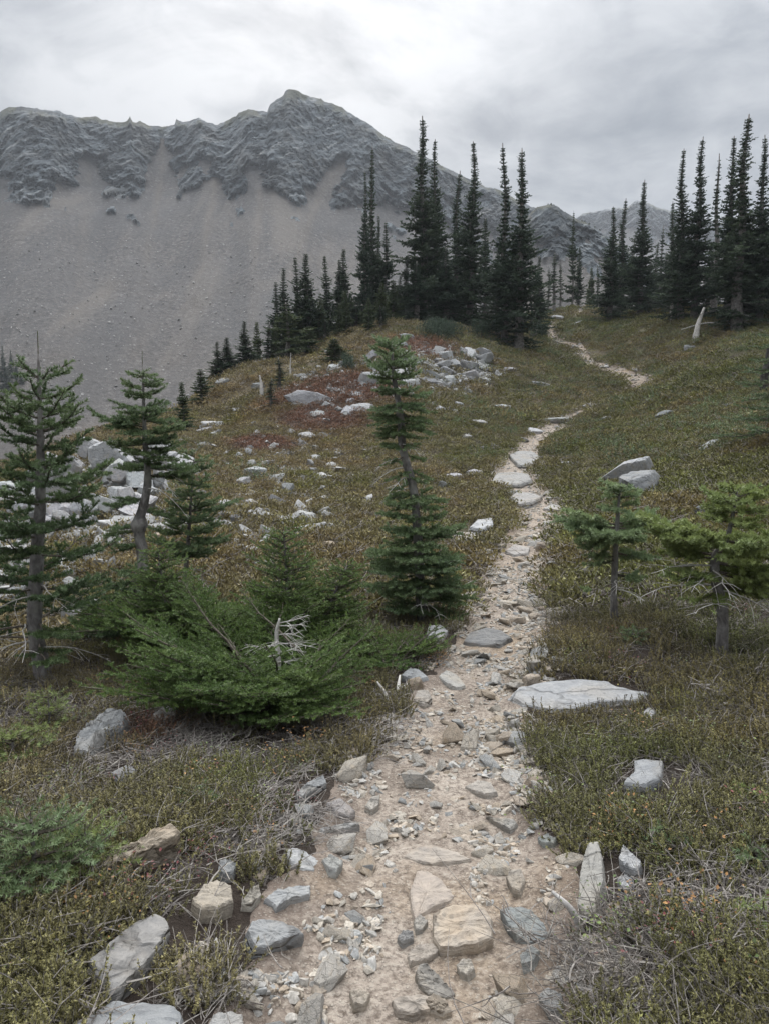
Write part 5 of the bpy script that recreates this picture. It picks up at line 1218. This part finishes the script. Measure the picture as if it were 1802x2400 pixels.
def scatter(name, key, pts, rot, scl, idx, tint, label, cat=None, parent=None):
    me = mk_mesh(name, pts, np.zeros((0, 3), int).reshape(0, 3), []) if False else bpy.data.meshes.new(name)
    pts = np.ascontiguousarray(pts, np.float32); me.vertices.add(len(pts)); me.vertices.foreach_set('co', pts.ravel())
    def A(n, ty, field, v):
        a = me.attributes.new(n, ty, 'POINT'); a.data.foreach_set(field, np.ascontiguousarray(v).ravel())
    A('rot', 'FLOAT_VECTOR', 'vector', np.asarray(rot, np.float32)); A('scl', 'FLOAT_VECTOR', 'vector', np.asarray(scl, np.float32) if np.ndim(scl) == 2 else np.repeat(np.asarray(scl, np.float32)[:, None], 3, 1))
    A('idx', 'INT', 'value', np.asarray(idx, np.int32)); A('tint', 'FLOAT_VECTOR', 'vector', np.asarray(tint, np.float32))
    o = link(name, me, parent)
    g = bpy.data.node_groups.new(name, 'GeometryNodeTree')
    g.interface.new_socket('Geometry', in_out='INPUT', socket_type='NodeSocketGeometry'); g.interface.new_socket('Geometry', in_out='OUTPUT', socket_type='NodeSocketGeometry')
    gi = g.nodes.new('NodeGroupInput'); go = g.nodes.new('NodeGroupOutput'); ip = g.nodes.new('GeometryNodeInstanceOnPoints'); ci = g.nodes.new('GeometryNodeCollectionInfo')
    ci.inputs['Collection'].default_value = LIB[key]; ci.inputs['Separate Children'].default_value = True; ci.inputs['Reset Children'].default_value = True
    def NA(n, ty):
        a = g.nodes.new('GeometryNodeInputNamedAttribute'); a.data_type = ty; a.inputs['Name'].default_value = n; return [s for s in a.outputs if s.enabled and s.name == 'Attribute'][0]
    ip.inputs['Pick Instance'].default_value = True
    g.links.new(gi.outputs[0], ip.inputs['Points']); g.links.new(ci.outputs[0], ip.inputs['Instance']); g.links.new(NA('idx', 'INT'), ip.inputs['Instance Index'])
    e2r = g.nodes.new('FunctionNodeEulerToRotation'); g.links.new(NA('rot', 'FLOAT_VECTOR'), e2r.inputs[0]); g.links.new(e2r.outputs[0], ip.inputs['Rotation'])
    g.links.new(NA('scl', 'FLOAT_VECTOR'), ip.inputs['Scale']); g.links.new(ip.outputs[0], go.inputs[0])
    md = o.modifiers.new('scatter', 'NODES'); md.node_group = g
    return tag(o, label, cat, None, 'stuff')

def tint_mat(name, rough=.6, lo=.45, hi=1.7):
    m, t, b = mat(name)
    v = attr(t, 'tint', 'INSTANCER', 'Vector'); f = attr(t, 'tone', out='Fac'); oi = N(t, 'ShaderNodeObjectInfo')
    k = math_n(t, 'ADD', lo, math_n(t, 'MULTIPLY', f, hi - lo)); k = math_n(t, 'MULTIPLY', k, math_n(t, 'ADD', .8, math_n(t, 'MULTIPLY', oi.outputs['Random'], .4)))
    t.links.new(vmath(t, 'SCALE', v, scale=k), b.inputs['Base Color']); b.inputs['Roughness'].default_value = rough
    return m
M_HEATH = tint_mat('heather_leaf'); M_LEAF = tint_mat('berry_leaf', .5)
M_STEM = bark_mat('grey_heather_stem', (.10, .085, .075), (.20, .178, .162), (.36, .335, .31), 60)

def sprig_tuft(seed, n=26, rad=.10, hmin=.05, hmax=.12, leafl=.0105, nleaf=46, lean=.55, stems=True, woody=3):
    rng = np.random.default_rng(seed); mb = MB(); O, D_, U, L, T = [], [], [], [], []
    for i in range(n):
        a = rng.random() * 6.28; r = rad * math.sqrt(rng.random()); p = np.array([r * math.cos(a), r * math.sin(a), -.012])
        h = rng.uniform(hmin, hmax); d = norm(np.array([math.cos(a) * r / rad * lean, math.sin(a) * r / rad * lean, 1]) + rng.normal(0, .22, 3))
        tn = rng.uniform(.15, .75); m_ = 3
        bd = rng.normal(0, .25, 3); q = p
        for j in range(m_):
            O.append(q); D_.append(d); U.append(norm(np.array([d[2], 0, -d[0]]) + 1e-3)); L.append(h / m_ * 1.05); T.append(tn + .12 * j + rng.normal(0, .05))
            q = q + d * h / m_; d = norm(d + bd * .3 + [0, 0, .12])
        if stems: mb.add(*tube(np.stack([p, (p + q) / 2, q]), np.array([.0016, .0013, .0008]), 3, False), 1)
    needles(mb, O, D_, U, L, leafl, nleaf / (.5 * (hmin + hmax)), T, 0, rng, .0048, .75, 0)
    for i in range(woody):
        a = rng.random() * 6.28; d = np.array([math.cos(a), math.sin(a), rng.uniform(.05, .6)]); l = rng.uniform(.07, .2); p = np.array([rng.normal(0, rad * .5), rng.normal(0, rad * .5), 0])
        mb.add(*tube(np.stack([p, p + d * l * .5 + [0, 0, .02], p + d * l]), np.array([.0024, .0018, .0008]), 3, False), 1)
    return mb.mesh('heather_tuft', [M_HEATH, M_STEM])
def twig_tuft(seed, n=30, rad=.12, lmin=.05, lmax=.15):
    rng = np.random.default_rng(seed); mb = MB(); main = rng.random() * 6.28
    for i in range(n):
        a = main + rng.normal(0, .9); p = np.array([rng.normal(0, rad * .6), rng.normal(0, rad * .6), 0]); l = rng.uniform(lmin, lmax); el = rng.uniform(0, .4)
        d = np.array([math.cos(a), math.sin(a), el]); k = np.linspace(0, 1, 5)[:, None]; bend = rng.normal(0, .5, 3) * [1, 1, .2]
        P = p + d * l * k + bend * l * k ** 2 + np.array([0, 0, .012]) - np.array([0, 0, 1]) * l * .5 * el * k ** 2
        mb.add(*tube(P, np.linspace(rng.uniform(.0012, .0027), .0006, 5), 3, False), 0)
        if rng.random() < .6:
            d2 = norm(d + rng.normal(0, .6, 3)); mb.add(*tube(np.stack([P[2], P[2] + d2 * l * .25, P[2] + d2 * l * .42 + [0, 0, .01]]), np.array([.0016, .0011, .0006]), 3, False), 0)
    return mb.mesh('twig_tuft', [M_STEM])
def leafy_tuft(seed, n=70, rad=.11, size=.011, h=.09):
    rng = np.random.default_rng(seed); mb = MB()
    for i in range(n):
        p = np.array([rng.normal(0, rad * .6), rng.normal(0, rad * .6), rng.uniform(.005, h)]); a = rng.random() * 6.28; d = norm(np.array([math.cos(a), math.sin(a), rng.normal(.25, .4)])); s = norm(np.cross(d, [0, 0, 1])); l = size * rng.uniform(.6, 1.4); w_ = l * .33
        up = np.cross(s, d) * l * .08
        mb.add(np.stack([p, p + d * l * .45 + s * w_ + up, p + d * l, p + d * l * .45 - s * w_ + up]), [[0, 1, 2, 3]], 0, rng.uniform(.1, .9))
    for i in range(6):
        a = rng.random() * 6.28; p = np.array([rng.normal(0, .03), rng.normal(0, .03), 0]); q = p + np.array([math.cos(a) * rad * .7, math.sin(a) * rad * .7, h * rng.uniform(.5, 1)])
        mb.add(*tube(np.stack([p, (p + q) / 2 + [0, 0, .01], q]), np.array([.0016, .0012, .0007]), 3, False), 1)
    return mb.mesh('leafy_tuft', [M_LEAF, M_STEM])
def far_clump(seed, n=90, rad=.22, h=.13, size=.032):
    rng = np.random.default_rng(seed); mb = MB()
    a = rng.random(n) * 6.28; r = rad * np.sqrt(rng.random(n)); z = h * (1 - (r / rad) ** 2) * rng.uniform(.3, 1.1, n)
    P = np.stack([r * np.cos(a), r * np.sin(a), z], -1); d = norm(np.stack([np.cos(a) * r / rad, np.sin(a) * r / rad, np.full(n, .9)], -1) + rng.normal(0, .4, (n, 3))); s = norm(np.cross(d, rng.normal(size=(n, 3)))) * size * .34
    V = np.stack([P - s, P + s, P + d * size * rng.uniform(.7, 1.5, n)[:, None]], 1).reshape(-1, 3); T = np.repeat(rng.uniform(.1, .85, n), 3)
    mb.add(V, np.arange(3 * n).reshape(-1, 3), 0, T)
    for i in range(7):
        a = rng.random() * 6.28; p = np.array([rng.normal(0, rad * .5), rng.normal(0, rad * .5), h * .3]); q = p + np.array([math.cos(a), math.sin(a), rng.uniform(.1, .6)]) * rng.uniform(.08, .2)
        mb.add(*tube(np.stack([p, (p + q) / 2, q]), np.array([.004, .003, .0015]), 3, False), 1)
    return mb.mesh('heath_clump', [M_HEATH, M_STEM])
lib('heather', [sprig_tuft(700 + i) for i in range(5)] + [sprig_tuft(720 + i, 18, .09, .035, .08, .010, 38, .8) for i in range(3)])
lib('twigs', [twig_tuft(740 + i) for i in range(5)])
lib('leafy', [leafy_tuft(760 + i) for i in range(4)])
lib('clump', [far_clump(780 + i) for i in range(5)])

def wedge(n, r0, r1, half=36, seed=0, pw=1.0):
    rng = np.random.default_rng(seed); a = np.radians(rng.uniform(-half, half, n)); u = rng.random(n)
    r = np.sqrt(r0 ** 2 + (r1 ** 2 - r0 ** 2) * u) if pw == 1 else r0 * (r1 / r0) ** u
    return r * np.sin(a), r * np.cos(a), rng
def place(x, y, rng, tilt=.2):
    n = len(x); z = surf(x, y); return np.stack([x, y, z], -1), np.stack([rng.normal(0, tilt, n), rng.normal(0, tilt, n), rng.random(n) * 6.28], -1)
def cover(key, n, r0, r1, seed, smin, smax, keep, tintf, nidx, label, qmin=.93, pw=1.0, tilt=.2, half=36, idx0=0, name=None):
    x, y, rng = wedge(n, r0, r1, half, seed, pw); q = trail_q(x, y) / edge_n(x, y)
    ok = (q > qmin) & off_rocks(x, y) & (rng.random(len(x)) < keep(x, y))
    x, y = x[ok], y[ok]; P, Rt = place(x, y, rng, tilt)
    tn = tintf(x, y, rng)
    return scatter(name or key, key, P, Rt, rng.uniform(smin, smax, len(x)), idx0 + rng.integers(0, nidx, len(x)), tn, label, 'ground cover')
def bare(x, y): return fbm(xy3(x * 1.1, y * 1.1, 40), 3)
def vt(mul=(1, 1, 1), var=.25):
    return lambda x, y, rng: veg(x, y) * np.array(mul) * (1 + rng.uniform(-var, var, len(x)))[:, None]
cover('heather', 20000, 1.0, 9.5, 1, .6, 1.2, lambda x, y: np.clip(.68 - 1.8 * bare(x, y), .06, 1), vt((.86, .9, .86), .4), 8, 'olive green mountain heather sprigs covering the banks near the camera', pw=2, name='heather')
cover('twigs', 2000, 1.0, 9, 2, .8, 1.5, lambda x, y: np.clip(.36 + 1.3 * bare(x, y), .05, 1), lambda x, y, r: np.ones((len(x), 3)) * .2, 5, 'grey dead heather twigs lying over the bare soil', qmin=.95, pw=2, tilt=.1, name='dead_twigs')
cover('twigs', 5200, 1.0, 7, 22, .28, .6, lambda x, y: np.full(len(x), .9), lambda x, y, r: np.ones((len(x), 3)) * .2, 5, 'fine twig litter on the soil between the heather', qmin=.9, pw=2, tilt=.08, name='twig_litter')
def leafcol(x, y, rng):
    pal = np.array([(.10, .12, .035), (.14, .12, .03), (.19, .10, .035), (.12, .035, .035), (.075, .105, .035)]); k = rng.integers(0, 5, len(x))
    c = pal[k]; red = np.zeros(len(x))
    for (p, rad) in RED: red = np.maximum(red, sstep(1.3, .6, np.hypot(x - p[0], y - p[1]) / rad))
    return c * (1 - red[:, None]) + np.array([.11, .02, .035]) * red[:, None]
def redk(x, y):
    k = np.zeros(len(x))
    for (p, rad) in RED: k = np.maximum(k, sstep(1.3, .7, np.hypot(x - p[0], y - p[1]) / rad))
    return np.clip(.22 + .6 * fbm(xy3(x * .8, y * .8, 60), 3) + .8 * k, .03, 1)
cover('leafy', 2600, 1.0, 9, 3, .7, 1.3, redk, leafcol, 4, 'small leaved berry bushes turning yellow and red between the heather', pw=2, name='berry_bushes')
cover('clump', 26000, 7, 30, 4, .7, 1.35, lambda x, y: np.clip(.8 - .5 * bare(x, y), .25, 1), vt((1.1, 1.1, 1.1)), 5, 'olive and brown heath covering the slope', name='heath')
cover('clump', 30000, 26, 72, 5, 1.0, 2.2, lambda x, y: np.clip(.85 - .4 * bare(x, y), .3, 1), vt((1.1, 1.1, 1.1)), 5, 'heath on the upper slope below the trees', half=33, name='upper_heath')
# low krummholz fir patches on the upper right heath, and the juniper mat above the boulder field
def mat_clump(seed):
    rng = np.random.default_rng(seed); mb = MB(); O, D_, U, L, T = [], [], [], [], []
    for i in range(60):
        a = rng.random() * 6.28; r = .5 * math.sqrt(rng.random()); p = np.array([r * math.cos(a), r * math.sin(a), .10 * rng.random()]); d = norm(np.array([math.cos(a) * r, math.sin(a) * r, .5]) + rng.normal(0, .3, 3))
        O.append(p); D_.append(d); U.append([0, 0, 1.0]); L.append(rng.uniform(.12, .3)); T.append(rng.uniform(.2, .8))
    needles(mb, O, D_, U, L, .045, 70, T, 0, rng, .012, .6, .1)
    return mb.mesh('low_fir_mat', [M_HEATH])
lib('matfir', [mat_clump(800 + i) for i in range(4)])
x, y, rng = wedge(3600, 16, 60, 30, 9)
k = fbm(xy3(x * .22, y * .22, 71), 3) + .9 * sstep(.02, .22, x / y) - .45
ok = (k > .12) & (trail_q(x, y) > 1.5) & off_rocks(x, y); x, y = x[ok], y[ok]; P, Rt = place(x, y, rng, .15)
scatter('low_fir_growth', 'matfir', P, Rt, rng.uniform(.45, 1.1, len(x)), rng.integers(0, 4, len(x)), np.array([.085, .118, .052]) * rng.uniform(.7, 1.4, (len(x), 1)), 'low green fir growth creeping over the upper right heath', 'ground cover')
def creeping(label, pts, n, seed, col, smin, smax, lift):
    """one creeping shrub: a mound of leafy mats"""
    rng = np.random.default_rng(seed); root = None; mb = MB(); O, D_, U, L, T = [], [], [], [], []
    W = np.array([hit(X, Y) for X, Y in pts]); c = W.mean(0)
    for i in range(n):
        wgt = rng.dirichlet(np.ones(len(W)) * .8); p = wgt @ W; e = 1 - np.abs(wgt - 1 / len(W)).sum() * .4
        zz = float(surf([p[0]], [p[1]])[0]); h = lift * max(e, .1) * rng.random() ** .5
        d = norm(np.array([rng.normal(0, .6), rng.normal(0, .6), .7])); O.append(np.array([p[0], p[1], zz + h]) - c); D_.append(d); U.append([0, 0, 1.0]); L.append(rng.uniform(smin, smax)); T.append(rng.uniform(.2, .75))
    needles(mb, O, D_, U, L, .055, 60, T, 0, rng, .02, .6, .1)
    st = MB()
    for i in range(8):
        p = W[rng.integers(len(W))] - c; q = p * .2 + [0, 0, lift * .5]; st.add(*tube(np.stack([p * .9, (p + q) / 2 + [0, 0, .1], q]), np.array([.012, .02, .03]), 5), 0)
    root = thing('creeping_juniper', label, 'shrub', c); link('foliage', mb.mesh('foliage', [M_FAR]), root); link('stem', st.mesh('stem', [M_TWIG]), root)
creeping('dark creeping juniper mat above the boulder field', [(868,735),(905,752),(960,758),(1010,752),(1035,738),(1000,722),(940,715),(900,712)], 1500, 31, None, .15, .35, .9)
creeping('low bushy conifer beside the small round fir on the red heath', [(735,805),(765,808),(762,790),(740,788)], 260, 32, None, .15, .3, .6)
creeping('dark low boughs under the tall single fir by the gap', [(1010,715),(1060,722),(1080,735),(1040,742),(1000,730)], 500, 33, None, .15, .35, .9)
creeping('dark low boughs beside the trail under the twin firs', [(1140,740),(1180,735),(1190,722),(1150,722)], 320, 34, None, .15, .3, .7)

# small fir seedlings near the camera
def seedling(label, X, Y, H_, n, L, seed, needle, off=(0, 0)):
    p = gp(X, Y) + np.array([off[0], off[1], 0]); wh = [(H_ * f, n, L * (1.15 - f * .8), .25, .05, .2, None, 0, dict(tonebase=.68)) for f in np.linspace(.2, .95, 4)]
    return near_fir('fir_seedling', label, p, [(0, 0, -.04), (.01, 0, H_ * .5), (.0, .01, H_)], [.010, .007, .003], wh, needle=needle, seed=seed, cat='seedling', leader=.03, bare=.1, gap=.035, spread=.5, dens=480, nl=.021, wid=.004, seg=.05)
seedling('bushy blue green fir seedling at the lower left picture edge', 70, 1925, .25, 6, .26, 851, M_NEEDLE)
seedling('yellow green fir seedling beside the blue green one by the tan plank slab', 185, 1895, .16, 4, .16, 852, M_NEEDLE_Y)
seedling('fir seedling with yellowing tips above the grey layered boulder', 105, 1580, .20, 4, .15, 853, M_NEEDLE_Y)
seedling('low fir seedling at the picture edge left of the layered boulder', 25, 1650, .14, 4, .2, 854, M_NEEDLE_Y)
seedling('tiny fir seedling in heath above the tan plank slab', 425, 1748, .07, 3, .06, 855, M_NEEDLE)
seedling('tiny pale fir seedling under the small flat topped fir', 1365, 1392, .09, 4, .09, 856, M_NEEDLE)
seedling('tiny pale green seedling in the right heather below the half hidden rock', 1630, 1700 + 180, .07, 3, .05, 857, M_NEEDLE)
seedling('tiny blue green seedling in heather beyond the long narrow slab', 1632 - 190, 1850, .07, 3, .05, 858, M_NEEDLE)
seedling('tiny yellow green seedling near the right picture edge in heather', 1632, 1750, .07, 3, .06, 859, M_NEEDLE_Y)
seedling('tiny bright seedling low in the right heather near the picture edge', 1650, 2020, .07, 3, .05, 860, M_NEEDLE_Y)

# ------------------------------------------------------------------ stones and gravel of the trail
def hull_mesh(seed, flat=.5, n=13):
    rng = np.random.default_rng(seed); bm = bmesh.new()
    for p in norm(rng.normal(size=(n, 3))) * rng.uniform(.8, 1.0, (n, 1)): bm.verts.new((p[0], p[1] * rng.uniform(.7, 1.0), np.clip(p[2], -.62, .62) * flat / .62))
    r = bmesh.ops.convex_hull(bm, input=bm.verts); bmesh.ops.delete(bm, geom=list(set(g for g in r['geom_interior'] + r['geom_unused'] if isinstance(g, bmesh.types.BMVert))), context='VERTS')
    bmesh.ops.bevel(bm, geom=list(bm.edges), offset=.05, segments=1, affect='EDGES', clamp_overlap=True)
    bmesh.ops.triangulate(bm, faces=bm.faces); return bm
def hull_obj(seed, flat, m):
    bm = hull_mesh(seed, flat); me = bpy.data.meshes.new('stone'); bm.to_mesh(me); bm.free(); me.materials.append(m); return me
m, t, b = mat('gravel'); M_GRAVEL = m
v = attr(t, 'tint', 'INSTANCER', 'Vector'); tcn = N(t, 'ShaderNodeTexCoord'); n1 = noise_n(t, tcn.outputs['Object'], 3, 5, .65)
c = mixc(t, ramp(t, n1, [(.35, 0.0), (.65, 1.0)]), vmath(t, 'SCALE', v, scale=.7), vmath(t, 'SCALE', v, scale=1.25)); t.links.new(c, b.inputs['Base Color'])
lib('gravel', [hull_obj(900 + i, .3 + .08 * (i % 5), M_GRAVEL) for i in range(12)])
STONES = [hull_obj(950 + i, .26 + .09 * (i % 5), M_ROCK) for i in range(16)]
PALT = np.array([(.37, .315, .255), (.36, .325, .275), (.34, .318, .285), (.27, .27, .262), (.40, .36, .305), (.32, .265, .205), (.36, .345, .32)])
def trail_pts(n, r0, r1, seed, wmax=1.25, pw=1.5, bias=0.0):
    rng = np.random.default_rng(seed); rr = np.hypot(*TLx.T); r = r0 * (r1 / r0) ** (rng.random(n) ** pw)
    cx = np.interp(r, rr, TLx[:, 0]); cy = np.interp(r, rr, TLx[:, 1]); cw = np.interp(r, rr, TLw); a = rng.uniform(-wmax, wmax, n)
    a = np.where(rng.random(n) < bias, np.abs(a) * .7 + .3, a)
    return cx + a * cw, cy + (rng.random(n) - .5) * .1 * r, a, rng
# the 300 largest loose stones, each its own piece of the trail
x, y, a, rng = trail_pts(420, 1.9, 16, 33, 1.25, 1.25, .35)
ok = off_rocks(x, y, 1.1); x, y, a = x[ok][:300], y[ok][:300], a[ok][:300]
z = surf(x, y); r = np.hypot(x, y)
for i in range(len(x)):
    s = rng.uniform(.02, .062) * (1 + .10 * r[i]) * (1.25 if rng.random() < .2 else 1)
    o = link('stone', STONES[rng.integers(16)], trail, (x[i], y[i], z[i] + s * .12), (rng.normal(0, .22), rng.normal(0, .22), rng.random() * 6.28), (s * rng.uniform(.8, 1.5), s * rng.uniform(.6, 1.0), s * rng.uniform(.6, 1.1)))
    o.color = (*(PALT[rng.integers(len(PALT))] * rng.uniform(.85, 1.12)), 1)
def gravel(n, r0, r1, seed, smin, smax, wmax, bias, label, name, pw=1.5, grow=0.0):
    x, y, a, rng = trail_pts(n, r0, r1, seed, wmax, pw, bias); dn = fbm(xy3(x * 2.6, y * 2.6, 77), 3)
    ok = (rng.random(len(x)) < np.clip(.42 + 1.3 * dn, .08, 1)) & off_rocks(x, y, .9); x, y = x[ok], y[ok]
    P, Rt = place(x, y, rng, .3); s = smin + (smax - smin) * rng.random(len(x)) ** 2.2; s = s * (1 + grow * np.hypot(x, y))
    sc3 = s[:, None] * np.stack([rng.uniform(.8, 1.4, len(x)), rng.uniform(.7, 1.0, len(x)), rng.uniform(.6, 1.1, len(x))], -1)
    P[:, 2] += s * .1
    return scatter(name, 'gravel', P, Rt, sc3, rng.integers(0, 12, len(x)), PALT[rng.integers(0, len(PALT), len(x))] * rng.uniform(.75, 1.12, (len(x), 1)), label, 'gravel')
gravel(46000, 1.7, 9, 41, .003, .033, 1.3, .25, 'fine pale gravel strewn over the near trail', 'gravel')
gravel(5200, 1.7, 5, 44, .004, .022, 1.75, 1.0, 'loose stone chips scattered off the trail edges', 'edge_gravel')
gravel(13000, 5, 30, 42, .010, .036, 1.25, .3, 'flat stone chips covering the climbing trail', 'gravel', 1.0, .03)
gravel(2200, 26, 62, 43, .04, .14, 1.15, .2, 'pale stones of the upper trail', 'gravel', 1.0)
def rubble(name, zones, n, seed, smin, smax, label):
    rng = np.random.default_rng(seed); pts = []
    for X, Y, rx, ry, slope, wgt in zones:
        for _ in range(int(n * wgt)):
            a = rng.random() * 6.28; k = math.sqrt(rng.random()); xx = X + rx * k * math.cos(a); pts.append((xx, Y + ry * k * math.sin(a) + slope * (xx - X)))
    p0 = np.array([hit(*q) for q in pts[::6]]); p0 = np.repeat(p0, 6, 0)[:len(pts)] + np.concatenate([rng.normal(0, .55, (len(p0) * 6, 2)), np.zeros((len(p0) * 6, 1))], 1)[:len(pts)]
    p0[:, 2] = surf(p0[:, 0], p0[:, 1]) + .01; s = smin + (smax - smin) * rng.random(len(p0)) ** 3
    return scatter(name, 'gravel', p0, rng.normal(0, .35, (len(p0), 3)) + np.array([0, 0, 1]) * rng.uniform(0, 6.28, (len(p0), 1)), s[:, None] * np.array([1.3, .95, 1.0]), rng.integers(0, 12, len(p0)), np.array([.32, .318, .31]) * rng.uniform(.6, 1.15, (len(p0), 1)), label, 'rubble')
rubble('rubble', ((200, 1062, 195, 85, -.1, .36), (60, 1180, 90, 95, 0, .1), (945, 800, 125, 42, -.12, .3), (770, 830, 95, 70, .1, .14), (600, 1060, 130, 120, 0, .12), (440, 940, 80, 45, -.3, .04)), 4600, 71, .03, .27, 'small broken rock between the boulders')
# pale blocks strewn over the scree
rng = np.random.default_rng(55); ns, nx = SCR.shape[:2]
i = (ns * .82 * rng.random(16000) ** 1.0).astype(int); j = rng.integers(120, nx - 120, 16000); ok = SCRK[i, j] < .3; P = SCR[i, j][ok] + rng.normal(0, .6, (ok.sum(), 3)) * [1, 1, 0]
s = .12 + .6 * rng.random(len(P)) ** 7
scatter('scree_stones', 'gravel', P, rng.normal(0, .5, (len(P), 3)), s, rng.integers(0, 12, len(P)), np.array([.27, .26, .25]) * rng.uniform(.6, 1.5, (len(P), 1)), 'pale loose stones strewn over the scree slope', 'gravel')

# ------------------------------------------------------------------ thin mountain air
hz = mat('thin_air'); hm = hz[0]; hm.node_tree.nodes.remove(hz[2])
pv = hm.node_tree.nodes.new('ShaderNodeVolumePrincipled'); pv.inputs['Color'].default_value = (.86, .92, 1, 1); pv.inputs['Density'].default_value = .00028; pv.inputs['Anisotropy'].default_value = .2
hm.node_tree.links.new(pv.outputs[0], [n for n in hm.node_tree.nodes if n.type == 'OUTPUT_MATERIAL'][0].inputs['Volume'])
HZ = True
if HZ:
    x0, x1, y0, y1, z0, z1 = -1320, 1320, -1320, 1320, -36, 262
    V = np.array([(x0, y0, z0), (x1, y0, z0), (x1, y1, z0), (x0, y1, z0), (x0, y0, z1), (x1, y0, z1), (x1, y1, z1), (x0, y1, z1)], float)
    F = np.array([(0, 3, 2, 1), (4, 5, 6, 7), (0, 1, 5, 4), (1, 2, 6, 5), (2, 3, 7, 6), (3, 0, 4, 7)])
    tag(link('haze', mk_mesh('haze', V, F, [hm])), 'thin bluish mountain air over the whole slope', 'haze', None, 'stuff')
